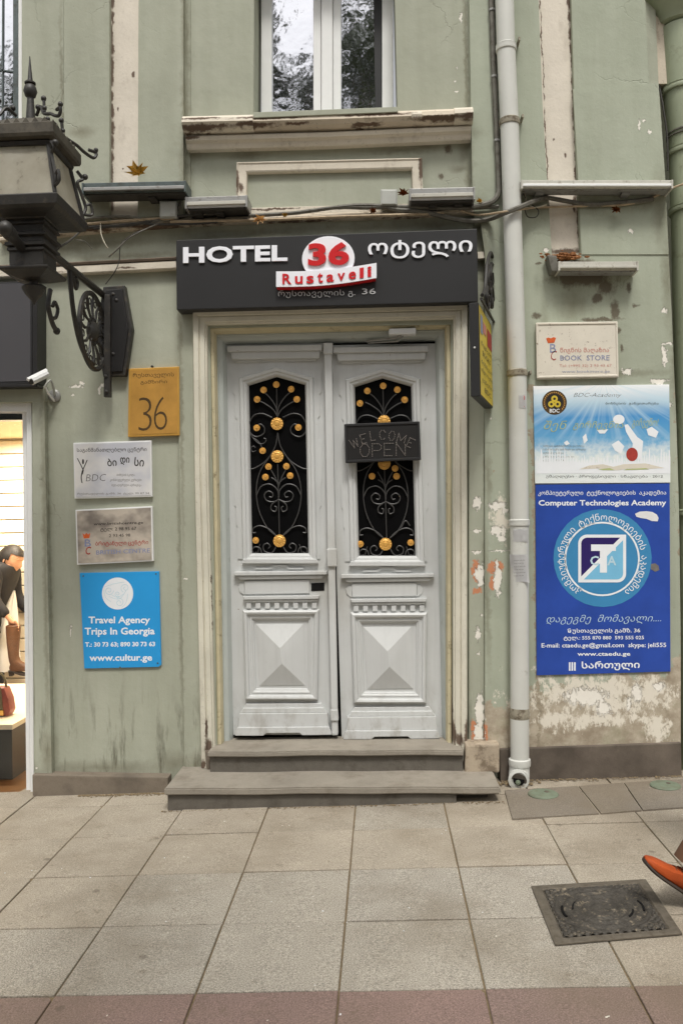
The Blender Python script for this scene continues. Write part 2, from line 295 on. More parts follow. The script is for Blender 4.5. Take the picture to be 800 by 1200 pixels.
def granite(name, a, b, speck, rnd=True):
    t = NT(name)
    oi = t.n('ShaderNodeObjectInfo').outputs['Random']
    pos = t.vec('ADD', t.geo, t.n('ShaderNodeCombineXYZ', {0: t.math('MULTIPLY', oi, 30), 1: t.math('MULTIPLY', oi, 17)}).outputs[0])
    col = t.mix(oi, lin(a), lin(b))
    col = t.mix(t.ramp(t.noise(3.2, 6, .6, vec=pos)[0], .38, .68, 0, .35), col, lin(tuple(v * .80 for v in a)))
    sp = t.noise(170, 2, .9, vec=pos)[0]
    col = t.mix(t.ramp(sp, .52, .64, 0, speck), col, lin(tuple(v * .50 for v in a)))
    col = t.mix(t.ramp(sp, .46, .34, 0, speck), col, lin(tuple(min(255, v * 1.28) for v in a)))
    col = t.mix(t.ramp(t.noise(11, 5, .75)[0], .62, .70, 0, .5), col, lin((104, 92, 76)))
    col = t.mix(t.ramp(t.noise(1.1, 7, .65)[0], .44, .64, 0, .5), col, lin((112, 100, 82)))
    vg = t.n('ShaderNodeTexVoronoi', {'Vector': t.vec('ADD', t.geo, t.vec('MULTIPLY', t.noise(9, 3)[1], (.05, .05, .05))), 'Scale': 5.5}).outputs[0]
    col = t.mix(t.math('MULTIPLY', t.ramp(vg, .07, .11, 1, 0), t.ramp(t.noise(2.1, 2)[0], .50, .56, 0, .5)), col, lin((92, 82, 70)))
    col = t.mix(t.ramp(t.noise(26, 2, .5)[0], .775, .79, 0, .85), col, lin((226, 222, 210)))
    return t.finish(col, t.ramp(sp, .3, .7, .6, .85), 0, .25, sp, .25, .002)
M['slab'] = granite('granite_slab', (171, 161, 145), (165, 156, 141), .5)
M['slab_grey'] = granite('grey_granite_slab', (169, 162, 149), (163, 157, 146), .65)
M['slab_red'] = granite('red_granite_slab', (140, 118, 110), (132, 114, 106), .5)
M['slab_dark'] = granite('dark_stone_slab', (138, 130, 118), (128, 120, 109), .4)

# ------------------------------------------------------------------ object helpers
WLOC = {}
def link(o): sc.collection.objects.link(o)
def tag(o, label, cat, group=None):
    o['label'] = label; o['category'] = cat
    if group: o['group'] = group
    return o
def thing(name, loc, label, cat, group=None):
    o = bpy.data.objects.new(name, None); link(o); o.location = loc; WLOC[o.name] = Vector(loc); o.empty_display_size = .1
    return tag(o, label, cat, group)
def obj(name, bm, mat, parent=None, smooth=False, keep=False):
    """link a bmesh (world coordinates) as one mesh object whose origin is its own base"""
    if not keep: bmesh.ops.recalc_face_normals(bm, faces=bm.faces)
    me = bpy.data.meshes.new(name); 
    vs = [v.co.copy() for v in bm.verts]
    lo = Vector([min(v[i] for v in vs) for i in range(3)]); hi = Vector([max(v[i] for v in vs) for i in range(3)])
    base = Vector(((lo.x + hi.x) / 2, (lo.y + hi.y) / 2, lo.z))
    for v in bm.verts: v.co -= base
    if smooth:
        for f in bm.faces: f.smooth = True
    bm.to_mesh(me); bm.free()
    for m in (mat if isinstance(mat, (list, tuple)) else [mat]): me.materials.append(M[m] if isinstance(m, str) else m)
    if smooth:
        try: me.set_sharp_from_angle(angle=R(38))
        except Exception: pass
    o = bpy.data.objects.new(name, me); link(o); WLOC[o.name] = base
    if parent is not None: o.parent = parent; o.location = base - WLOC[parent.name]
    else: o.location = base
    return o
def struct(name, bm, mat, parent=None, **k):
    o = obj(name, bm, mat, parent, **k); o['kind'] = 'structure'; return o
def B(): return bmesh.new()
def v2(p, d): return Vector((p[0], -d, p[1]))
def prism(bm, pts, d0, d1, bev=0.0):
    """solid between depths d0 < d1 (out of the wall) with outline pts (x, z)"""
    tmp = bmesh.new()
    a = [tmp.verts.new(v2(p, d1)) for p in pts]; b = [tmp.verts.new(v2(p, d0)) for p in pts]
    tmp.faces.new(a); tmp.faces.new(b[::-1]); n = len(pts)
    for i in range(n): tmp.faces.new((a[i], b[i], b[(i + 1) % n], a[(i + 1) % n]))
    bmesh.ops.recalc_face_normals(tmp, faces=tmp.faces)
    if bev: bmesh.ops.bevel(tmp, geom=[e for e in tmp.edges], offset=bev, segments=2, profile=.6, affect='EDGES', clamp_overlap=True)
    merge(bm, tmp)
def merge(bm, tmp):
    me = bpy.data.meshes.new('x'); tmp.to_mesh(me); tmp.free(); bm.from_mesh(me); bpy.data.meshes.remove(me)
def q(pts, d): return [XZ(x, y, d) for x, y in pts]
def rect(x0, y0, x1, y1, d):       # world aligned rectangle from two photo corners
    a = XZ(x0, y0, d); b = XZ(x1, y1, d); return [(a[0], b[1]), (b[0], b[1]), (b[0], a[1]), (a[0], a[1])]
def pq(bm, pts, d0, d1, bev=0.0): prism(bm, q(pts, d1), d0, d1, bev)
def pr(bm, x0, y0, x1, y1, d0, d1, bev=0.0): prism(bm, rect(x0, y0, x1, y1, d1), d0, d1, bev)
def holed(bm, outer, holes, d0, d1):
    for d in (d0, d1):
        es = []
        for loop in [outer] + holes:
            vs = [bm.verts.new(v2(p, d)) for p in loop]
            es += [bm.edges.new((vs[i], vs[(i + 1) % len(vs)])) for i in range(len(vs))]
        bmesh.ops.triangle_fill(bm, use_beauty=True, use_dissolve=False, edges=es, normal=(0, -1, 0))
    for loop in [outer] + holes:
        a = [bm.verts.new(v2(p, d1)) for p in loop]; b = [bm.verts.new(v2(p, d0)) for p in loop]; n = len(loop)
        for i in range(n): bm.faces.new((a[i], b[i], b[(i + 1) % n], a[(i + 1) % n]))
    bmesh.ops.remove_doubles(bm, verts=bm.verts, dist=1e-5)
def sweep(bm, pts, prof, closed=False):
    """moulding: profile (n = offset to the left of the path, d = depth) run along a path in the wall plane"""
    n = len(pts); rings = []
    for i in range(n):
        p = Vector(pts[i]); ds = []
        if closed or i > 0: ds.append((p - Vector(pts[i - 1])).normalized())
        if closed or i < n - 1: ds.append((Vector(pts[(i + 1) % n]) - p).normalized())
        ns = [Vector((-e.y, e.x)) for e in ds]
        m = ns[0] if len(ns) == 1 else (ns[0] + ns[1]) / max(.2, 1 + ns[0].dot(ns[1]))
        rings.append([bm.verts.new((p.x + m.x * a, -dd, p.y + m.y * a)) for a, dd in prof])
    for i in range(n if closed else n - 1):
        r0, r1 = rings[i], rings[(i + 1) % n]
        for j in range(len(prof) - 1): bm.faces.new((r0[j], r0[j + 1], r1[j + 1], r1[j]))
    if not closed: bm.faces.new(rings[0]); bm.faces.new(rings[-1][::-1])
def tube(bm, pts, r, n=8, cap=True):
    pts = [Vector(p) for p in pts]; N = len(pts)
    rr = r if isinstance(r, (list, tuple)) else [r] * N; prev = None; rings = []
    for i in range(N):
        t = (pts[min(i + 1, N - 1)] - pts[max(i - 1, 0)]).normalized()
        if prev is None:
            a = t.cross(Vector((0, 0, 1)));  a = a if a.length > .1 else t.cross(Vector((0, 1, 0)))
        else: a = prev - t * prev.dot(t)
        a.normalize(); prev = a; b = t.cross(a)
        rings.append([bm.verts.new(pts[i] + (a * math.cos(k * 2 * math.pi / n) + b * math.sin(k * 2 * math.pi / n)) * rr[i]) for k in range(n)])
    for i in range(N - 1):
        for k in range(n): bm.faces.new((rings[i][k], rings[i][(k + 1) % n], rings[i + 1][(k + 1) % n], rings[i + 1][k]))
    if cap: bm.faces.new(rings[0][::-1]); bm.faces.new(rings[-1])
def lathe(bm, c, prof, n=16, axis='Z'):
    c = Vector(c); rings = []
    for r, h in prof:
        ring = []
        for k in range(n):
            a = 2 * math.pi * k / n; x, y = r * math.cos(a), r * math.sin(a)
            ring.append(bm.verts.new(c + (Vector((x, y, h)) if axis == 'Z' else Vector((x, -h, y)) if axis == 'Y' else Vector((h, x, y)))))
        rings.append(ring)
    for i in range(len(rings) - 1):
        for k in range(n): bm.faces.new((rings[i][k], rings[i][(k + 1) % n], rings[i + 1][(k + 1) % n], rings[i + 1][k]))
    bm.faces.new(rings[0][::-1]); bm.faces.new(rings[-1])
def sqstack(bm, c, prof):          # like a lathe but square in plan
    c = Vector(c); rings = [[bm.verts.new(c + Vector((sx * r, sy * r, h))) for sx, sy in ((1, 1), (-1, 1), (-1, -1), (1, -1))] for r, h in prof]
    for i in range(len(rings) - 1):
        for k in range(4): bm.faces.new((rings[i][k], rings[i][(k + 1) % 4], rings[i + 1][(k + 1) % 4], rings[i + 1][k]))
    bm.faces.new(rings[0][::-1]); bm.faces.new(rings[-1])
def box3(bm, lo, hi, bev=0.0):
    prism(bm, [(lo[0], lo[2]), (hi[0], lo[2]), (hi[0], hi[2]), (lo[0], hi[2])], -hi[1], -lo[1], bev)
def smoothpts(pts, k=6):           # Catmull-Rom
    pts = [Vector(p) for p in pts]; out = []
    for i in range(len(pts) - 1):
        p0, p1, p2, p3 = pts[max(i - 1, 0)], pts[i], pts[i + 1], pts[min(i + 2, len(pts) - 1)]
        for j in range(k):
            t = j / k; out.append(.5 * ((2 * p1) + (p2 - p0) * t + (2 * p0 - 5 * p1 + 4 * p2 - p3) * t * t + (3 * p1 - p0 - 3 * p2 + p3) * t ** 3))
    return out + [pts[-1]]
# ---- lettering
GL = {}
def glyphs(s, res=2, bold=0.0, shear=0.0, space=1.0):
    if 'g' in s: bold = min(bold, .025)   # the bold g fails to fill beyond this
    key = (s, res, bold, shear, space)
    if key not in GL:
        c = bpy.data.curves.new('t', 'FONT'); c.body = s; c.offset = bold; c.resolution_u = res; c.shear = shear; c.space_character = space
        o = bpy.data.objects.new('t', c); link(o); bpy.context.view_layer.update()
        me = bpy.data.meshes.new_from_object(o.evaluated_get(bpy.context.evaluated_depsgraph_get()))
        vs = [(v.co.x, v.co.y) for v in me.vertices]; fs = [tuple(p.vertices) for p in me.polygons]
        bpy.data.objects.remove(o); bpy.data.curves.remove(c); bpy.data.meshes.remove(me)
        GL[key] = (vs, fs)
    return GL[key]
def letters(bm, s, pts, d, th=0.0, **k):
    """text whose bounding box fills the photo quad TL, TR, BR, BL; th = thickness"""
    vs, fs = glyphs(s, **k)
    x0, x1 = min(v[0] for v in vs), max(v[0] for v in vs); y0, y1 = min(v[1] for v in vs), max(v[1] for v in vs)
    TL, TR, BR, BL = [Vector(XZ(x, y, d)) for x, y in pts]
    def mp(v):
        u = (v[0] - x0) / (x1 - x0); w_ = (v[1] - y0) / max(1e-6, y1 - y0)
        return (BL * (1 - u) + BR * u) * (1 - w_) + (TL * (1 - u) + TR * u) * w_
    _letter_mesh(bm, [mp(v) for v in vs], fs, d, th)
def _letter_mesh(bm, P2, fs, d, th):
    a = [bm.verts.new(v2(p, d + th)) for p in P2]
    for f in fs:
        try: bm.faces.new([a[i] for i in f])
        except ValueError: pass
    if th:
        b = [bm.verts.new(v2(p, d)) for p in P2]; cnt = {}
        for f in fs:
            for i in range(len(f)): e = (f[i], f[(i + 1) % len(f)]); cnt[e] = 1
        for (i, j) in cnt:
            if (j, i) not in cnt: bm.faces.new((a[i], b[i], b[j], a[j]))
def L(bm, s, x0, y0, x1, y1, d, th=0.0, sl=0.0, **k):
    """text box by photo x0,y0,x1,y1; sl = slope in px per px"""
    dy = (x1 - x0) * sl
    own = B()                      # every word or line is an object of its own
    letters(own, s, [(x0, y0), (x1, y0 + dy), (x1, y1 + dy), (x0, y1)], d, th, **k)
    obj(CUR[-1][0], own, CUR[-1][1], CUR[-1][2])
def arc_letters(bm, s, cx, cy, r, a0, a1, hgt, d, flip=False, **k):
    """letters set one by one along an arc; angles in degrees clockwise from up, sizes in px"""
    n = len(s); sc_ = D / F; ws = []
    for ch in s:
        if ch == ' ': ws.append(.5); continue
        vs, fs = glyphs(ch, **k); ws.append(max(v[0] for v in vs) - min(v[0] for v in vs) + .09)
    tot = sum(ws); pos = 0; C = Vector(XZ(cx, cy, d)); s1 = (D - d) / F
    for ch, wd in zip(s, ws):
        a = R(a0 + (a1 - a0) * (pos + wd / 2) / tot); pos += wd
        if ch == ' ': continue
        vs, fs = glyphs(ch, **k); xm = (min(v[0] for v in vs) + max(v[0] for v in vs)) / 2
        fx = abs(R(a1 - a0)) * r / tot * s1; fy = hgt / .72 * s1
        e = Vector((math.cos(a), -math.sin(a))); u = Vector((math.sin(a), math.cos(a)))
        if flip: e, u = -e, -u
        o = C + Vector((math.sin(a), math.cos(a))) * r * s1
        _letter_mesh(bm, [o + e * (v[0] - xm) * fx + u * v[1] * fy for v in vs], fs, d, 0)
def ell(px, py, rx, ry, d, n=40, a0=0, a1=360):
    c = XZ(px, py, d); k = (D - d) / F
    return [(c[0] + rx * k * math.sin(R(a0 + (a1 - a0) * i / n)), c[1] + ry * k * math.cos(R(a0 + (a1 - a0) * i / n))) for i in range(n + (0 if a1 - a0 == 360 else 1))]
# ================================================================== ground
def zg(x): return SL * x
def gquad(bm, x0, x1, y0, y1, up, th):
    t = [bm.verts.new((x, y, zg(x) + up)) for x, y in ((x0, y0), (x1, y0), (x1, y1), (x0, y1))]
    b = [bm.verts.new((v.co.x, v.co.y, v.co.z - th)) for v in t]
    bm.faces.new(t); bm.faces.new(b[::-1])
    for i in range(4): bm.faces.new((t[i], b[i], b[(i + 1) % 4], t[(i + 1) % 4]))
bm = B(); gquad(bm, -60, 60, -7.5, .6, -.009, .2); pave = struct('pavement', bm, 'soil')
bm = B(); gquad(bm, -60, 60, -60, -7.8, -.14, .2); struct('road', bm, 'asphalt')
bm = B(); gquad(bm, -60, 60, -7.8, -7.5, .002, .3); struct('kerb', bm, 'step')
bm = B(); gquad(bm, -60, 60, .6, 60, -.03, .2); struct('ground', bm, 'soil')
JX, RY = -1.6789, -.7985           # joint lines of the half-metre slabs
def slab_mesh(rnd=random.Random(3)):
    b = B(); g = .0036; h = .005
    t = [(x, y, SL * x + zc_) for x, y, zc_ in ((g, h, 0), (.5 - g, h, 0), (.5 - g, .5 - h, 0), (g, .5 - h, 0))]
    t = [(p[0] + rnd.uniform(-.0016, .0016), p[1] + rnd.uniform(-.0016, .0016), p[2] + rnd.uniform(-.0012, .0012)) for p in t]
    if rnd.random() < .5:            # a chipped corner
        k = rnd.randrange(4); a, c_ = Vector(t[k - 1]) - Vector(t[k]), Vector(t[(k + 1) % 4]) - Vector(t[k]); e_ = rnd.uniform(.012, .03)
        t[k:k + 1] = [tuple(Vector(t[k]) + a.normalized() * e_), tuple(Vector(t[k]) + (a.normalized() + c_.normalized()) * e_ * .35), tuple(Vector(t[k]) + c_.normalized() * e_ * .8)]
    vt = [b.verts.new(p) for p in t]; vb = [b.verts.new((p[0], p[1], p[2] - .03)) for p in t]
    b.faces.new(vt)
    for i in range(len(vt)): b.faces.new((vt[i], vb[i], vb[(i + 1) % len(vt)], vt[(i + 1) % len(vt)]))
    bmesh.ops.recalc_face_normals(b, faces=b.faces)
    bmesh.ops.bevel(b, geom=[e for e in b.edges if all(v.co.z > SL * v.co.x - .005 for v in e.verts)], offset=.0025, segments=1, affect='EDGES')
    return b
meshes = {}
for k in ('slab', 'slab_grey', 'slab_red'):
    meshes[k] = []
    for _ in range(7):
        b = slab_mesh(); me = bpy.data.meshes.new('paving_slab'); b.to_mesh(me); b.free(); me.materials.append(M[k]); meshes[k].append(me)
MH = [G(622, 1040), G(756, 1032), G(799, 1096), G(650, 1109)]
for i in range(-3, 11):
    for j in range(-2, 7):         # row j lies between RY-.5(j-1) and RY-.5j
        x, y = JX + .5 * i, RY - .5 * j
        if y > .1: continue
        k = 'slab_red' if j == 4 else ('slab_grey' if (j == 3 and i < 5) or (j in (2, 3) and i in (1, 2)) or random.random() < .2 else 'slab')
        if j == 4 and i >= 6: k = 'slab_grey'
        o = bpy.data.objects.new('paving_slab', random.choice(meshes[k])); link(o); o.parent = pave
        o.location = Vector((x, y, zg(x) + random.uniform(-.0022, .0018))) - WLOC['pavement']
bm = B()                            # the slabs beyond the frame, joined
for i in range(-22, 26):
    for j in range(-1, 14):
        if -3 <= i < 11 and j < 7: continue
        x, y = JX + .5 * i, RY - .5 * j
        if y < -7.4 or y > .1: continue
        gquad(bm, x + .004, x + .496, y + .004, y + .496, 0, .008)
o = obj('far_slabs', bm, 'slab', pave); o['kind'] = 'stuff'
# darker stone slabs laid at the foot of the right pier
bmk = [[(591, 926), (676, 921), (701, 953), (600, 959)], [(678, 921), (729, 917), (751, 949), (704, 953)], [(731, 917), (812, 912), (838, 943), (753, 949)]]
for pts in bmk:
    b = B(); t = [b.verts.new(G(x, y, .009)) for x, y in pts]; bb = [b.verts.new(v.co - Vector((0, 0, .03))) for v in t]
    b.faces.new(t); [b.faces.new((t[i], bb[i], bb[(i + 1) % 4], t[(i + 1) % 4])) for i in range(4)]
    obj('paving_slab', b, 'slab_dark', pave)

# ================================================================== building
bld = thing('hotel_building', (0, 0, 0), 'old green plastered facade with grey double doors, cream mouldings and peeling paint', 'building')
WB = .14                            # the walls start below the pavement
lowL, lowR = -.35, .3
# openings
DO = q([(246, 384), (528, 380), (530, 900), (255, 900)], 0)
WIN = q([(298, -60), (461, -60), (466, 133), (297, 139)], 0)
LWIN = q([(-120, -60), (26, -60), (26, 215), (-120, 220)], 0)
SHOP = q([(-330, 474), (35.5, 472), (38.5, 935), (-330, 935)], 0)
for s_ in (DO, SHOP): s_.reverse()
top = 8.0
Lx = -7.0
V9 = [(797, 905), (797, 750), (795, 600), (792, 500), (786, 360), (783, 300), (779, 212), (771, 98)]
def fix(pts, z): return [(p[0], z) if i in z_ids else p for i, p in enumerate(pts)]
DO = [(p[0], -.05) if p[1] < .5 else p for p in DO]; SHOP = [(p[0], -.06) if p[1] < .5 else p for p in SHOP]
outer = [(Lx, -.5), (P(790, 900).x, -.5)] + q(V9[1:], 0) + [(P(756, 0).x, top), (Lx, top)]
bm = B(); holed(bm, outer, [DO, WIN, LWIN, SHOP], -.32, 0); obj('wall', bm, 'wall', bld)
# set-back wall in the gap to the right, behind the big downpipe
bm = B(); prism(bm, [(P(740, 900).x, -.5), (6, -.5), (6, top), (P(740, 900).x, top)], -.42, -.33); obj('side_wall', bm, 'wall', bld)
bm = B(); pq(bm, [(755, -40), (775, -40), (784, 98), (768, 98)], -.3, -.02); obj('bare_render_strip', bm, 'sill', bld)
# right pier, standing proud, with the two-step top edge
outer = q([(568, 300), (563, 262), (556, 262), (553, 215), (549, -40)], .06)
outer = [(p[0], p[1]) for p in outer]
right = q([(797, 880), (797, 750), (795, 600), (792, 500), (786, 360), (783, 300), (779, 212), (771, 98), (760, 98), (755, 0), (753, -40)], .06)
strip = q([(629, -40), (668, -40), (672, 100), (680, 298), (646, 298), (635, 120)], .06)
bm = B()
lp = [XZ(568, 880, .06)] + outer + [strip[0], strip[5], strip[4], strip[3], strip[2], strip[1]] + right[::-1]
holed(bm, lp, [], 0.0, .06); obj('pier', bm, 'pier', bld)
bm = B(); prism(bm, [(p[0], p[1]) for p in q([(625, -40), (675, -40), (679, 100), (684, 301), (642, 301), (631, 120)], .02)], -.01, .02); obj('pilaster_strip', bm, 'cream_strip', bld)
bm = B(); pq(bm, [(549, -400), (753, -400), (753, -41), (549, -41)], 0, .06); obj('pier_top', bm, 'pier', bld)
# raised second coat on the lower part of the right pier, its torn top edge at the step
bm = B(); pq(bm, [(671, 104), (690, 106), (720, 103), (745, 100), (771, 97), (779, 212), (783, 298), (681, 298), (677, 210)], .05, .066); obj('plaster_coat', bm, 'pier', bld)
# left pilasters
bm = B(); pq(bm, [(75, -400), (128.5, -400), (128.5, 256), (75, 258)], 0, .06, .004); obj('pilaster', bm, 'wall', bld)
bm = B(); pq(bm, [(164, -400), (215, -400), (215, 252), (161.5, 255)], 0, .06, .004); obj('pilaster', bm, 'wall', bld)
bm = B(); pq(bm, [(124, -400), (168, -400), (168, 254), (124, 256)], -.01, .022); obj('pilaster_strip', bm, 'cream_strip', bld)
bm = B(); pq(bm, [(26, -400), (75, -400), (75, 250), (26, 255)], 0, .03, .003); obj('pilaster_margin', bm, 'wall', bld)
# slim margins
bm = B(); pq(bm, [(216, -400), (223, -400), (223, 245), (216, 248)], 0, .012, .003); obj('wall_margin', bm, 'wall', bld)
for pts, dd in (([(207, 363), (228, 363), (240, 905), (216, 905)], .02), ([(549, 330), (567, 330), (567.5, 876), (549, 876)], .03), ([(38, 470), (52, 470), (61, 907), (42, 908)], .05), ([(-10, 456), (53, 452), (53, 470.5), (-10, 472)], .052)):
    bm = B(); pq(bm, pts, -.005, dd, .004); obj('wall_margin', bm, 'wall', bld)
# string courses
def band(name, pts, prof, mat, d=.04):
    bm = B(); sweep(bm, q(pts, d), prof); return obj(name, bm, mat, bld)
band('string_course', [(0, 284), (100, 273), (215, 264), (330, 259), (480, 254), (575, 249)], [(0, 0), (0, .035), (.008, .05), (.022, .052), (.03, .044), (.034, .044), (.05, .02), (.06, 0)], 'sill')
band('string_course', [(-60, 330), (0, 325.5), (100, 320.5), (207, 315)], [(0, 0), (0, .045), (.006, .05), (.044, .05), (.05, .046), (.05, .0)], 'cream')
band('string_course_lip', [(-60, 319), (0, 315), (100, 310.5), (207, 305)], [(0, 0), (0, .055), (.012, .06), (.02, .05), (.024, 0)], 'brown_line')
band('string_course', [(560, 302), (573, 301)], [(0, 0), (0, .045), (.04, .045), (.044, 0)], 'cream', .06)
# cornice below the window
cs = [(215, 153), (385, 148.5), (553.5, 142)]
bm = B(); sweep(bm, q(cs, .12), [(0, 0), (0, .09), (.012, .125), (.035, .145), (.060, .14), (.082, .115), (.094, .08), (.094, 0)]); obj('sill_moulding', bm, 'sill', bld)
bm = B(); sweep(bm, q([(214.5, 154), (297, 152)], .12), [(0, 0), (0, .10), (.014, .135), (.04, .158), (.066, .152), (.090, .125), (.102, .09), (.102, 0)]); obj('sill_repair', bm, 'cream', bld)
bm = B(); sweep(bm, q([(532, 143.5), (553.8, 142.5)], .12), [(0, 0), (0, .10), (.014, .134), (.04, .154), (.066, .148), (.088, .12), (.098, .09), (.098, 0)]); obj('sill_repair', bm, 'cream', bld)
bm = B(); sweep(bm, q([(482, 146), (494, 145.6)], .12), [(.02, .1), (.03, .144), (.05, .15), (.066, .143), (.084, .118), (.09, .09)]); obj('sill_repair', bm, 'cream', bld)
band('cornice_moulding', [(218, 173), (385, 168.5), (552, 161)], [(0, 0), (0, .05), (.012, .058), (.03, .064), (.042, .085), (.062, .09), (.072, .082), (.074, .055), (.10, .05), (.10, 0)], 'cream', .08)
bm = B(); pq(bm, [(297, 131.5), (466, 125), (466, 131), (297, 138)], -.22, .15, .003); obj('window_sill_board', bm, 'wall', bld)
# recessed panel frame under the window
bm = B(); sweep(bm, q([(483.5, 245), (482, 198), (289.5, 202.5), (289, 250)], .03), [(0, 0), (0, .018), (.004, .03), (.012, .034), (.05, .034), (.058, .04), (.066, .034), (.068, 0)][::-1] and [(-a, b) for a, b in [(0, 0), (0, .018), (.004, .03), (.012, .034), (.05, .034), (.058, .04), (.066, .034), (.068, 0)]]); obj('panel_frame', bm, 'cream', bld)
bm = B(); pq(bm, [(289, 243.5), (484, 238.5), (484, 247), (280, 252.5)], -.005, .03, .003); obj('panel_frame_sill', bm, 'cream', bld)
# plinths
def gz(px, py): return zg(P(px, py).x)
bm = B(); a = q([(38, 908), (197, 911)], .09); prism(bm, [(a[0][0], -.3), (a[1][0], -.3), a[1], a[0]], 0, .09, .006); obj('plinth', bm, 'plinth', bld)
bm = B(); a = q([(585, 878), (797.5, 870.5)], .085); prism(bm, [(a[0][0], -.3), (a[1][0], -.3), a[1], a[0]], 0, .085, .006); obj('plinth', bm, 'plinth2', bld)
# upper window
win = obj('window', (lambda b: (pr(b, 306, -60, 463, 300, -.30, -.26), b)[1])(B()), 'void', bld)
b = B(); dw = -.20
for x0, x1 in ((306, 318.5), (367, 376), (390, 399.5), (447.5, 460.5)): pq(b, [(x0, -60), (x1, -60), (x1, 150), (x0, 150)], -.26, dw, .006)
pq(b, [(376.4, -60), (389.6, -60), (389.6, 150), (376.4, 150)], -.26, dw + .02, .008)
pq(b, [(306, 138), (460, 134), (460, 160), (306, 160)], -.26, dw - .003)
obj('window_frame', b, 'pvc', win)
for x0, x1 in ((318, 367.5), (399, 448)):
    b = B(); pq(b, [(x0, -60), (x1, -60), (x1, 150), (x0, 150)], -.25, -.235); obj('pane', b, 'window_glass', win)
b = B(); pq(b, [(436.5, -60), (448, -60), (448, 150), (440, 150)], -.234, -.231); obj('dark_pane_strip', b, 'black_sign', win)  # dark strip laid over the right edge of the right pane
# left window, top left corner of the photo
win = obj('window', (lambda b: (pr(b, -140, -60, 27, 300, -.30, -.26), b)[1])(B()), 'void', bld)
b = B(); pq(b, [(21.8, -60), (26, -60), (26, 190), (21.8, 190)], -.26, -.02, .004); pq(b, [(-120, 160), (26, 158), (26, 180), (-120, 182)], -.2, -.06, .004); obj('window_frame', b, 'pvc', win)
b = B(); pq(b, [(15.5, -60), (21.9, -60), (21.9, 190), (15.5, 190)], -.15, -.03, .003); obj('dark_window_post', b, 'tray', win)
b = B(); pq(b, [(-120, -60), (16, -60), (16, 190), (-120, 190)], -.14, -.12); obj('pane', b, 'window_glass', win)
b = B(); pq(b, [(-8, 80), (16, 83), (16, 84.6), (-8, 81.6)], -.12, -.11); pq(b, [(3, -60), (4.6, -60), (3.4, 190), (1.8, 190)], -.12, -.11); obj('glazing_bar', b, 'tray', win)

# ---- door surround, frame, steps
sp = q([(251.5, 900), (243.5, 560), (241.5, 379), (531.5, 372), (531, 560), (531, 892)], .06)
prof = [(0, -.05), (0, .03), (.004, .036), (.010, .036), (.014, .048), (.040, .052), (.043, .046), (.047, .046), (.051, .058), (.078, .062), (.084, .052), (.086, 0)]
bm = B(); sweep(bm, sp, prof); obj('door_surround', bm, 'surround', bld)
# yellowed reveal strip and grey frame
sp = q([(257, 872), (251.5, 560), (248, 386), (525.5, 379.5), (527, 560), (527, 872)], -.03)
bm = B(); sweep(bm, sp, [(.012, -.03), (.008, -.016), (0, -.012), (-.014, -.02), (-.022, -.05), (-.022, -.14), (.03, -.16), (.03, -.03)]); obj('reveal', bm, 'yellow', bld)
sp = q([(269.5, 868), (266, 640), (261.5, 400), (512.5, 394.5), (516, 640), (521, 868)], -.10)
bm = B(); sweep(bm, sp, [(.05, -.2), (.05, -.085), (.044, -.08), (.032, -.08), (.028, -.088), (.012, -.094), (.004, -.10), (-.006, -.125), (-.012, -.14), (-.012, -.2)]); obj('door_frame', bm, 'door2', bld)
bm = B(); pq(bm, [(250, 380), (530, 375), (530, 405), (250, 409)], -.40, -.19); obj('door_head', bm, 'void', bld)
bm = B(); box3(bm, (-1.6, .30, 0), (1.2, .55, 3.6)); obj('hall_dark', bm, 'void', bld)
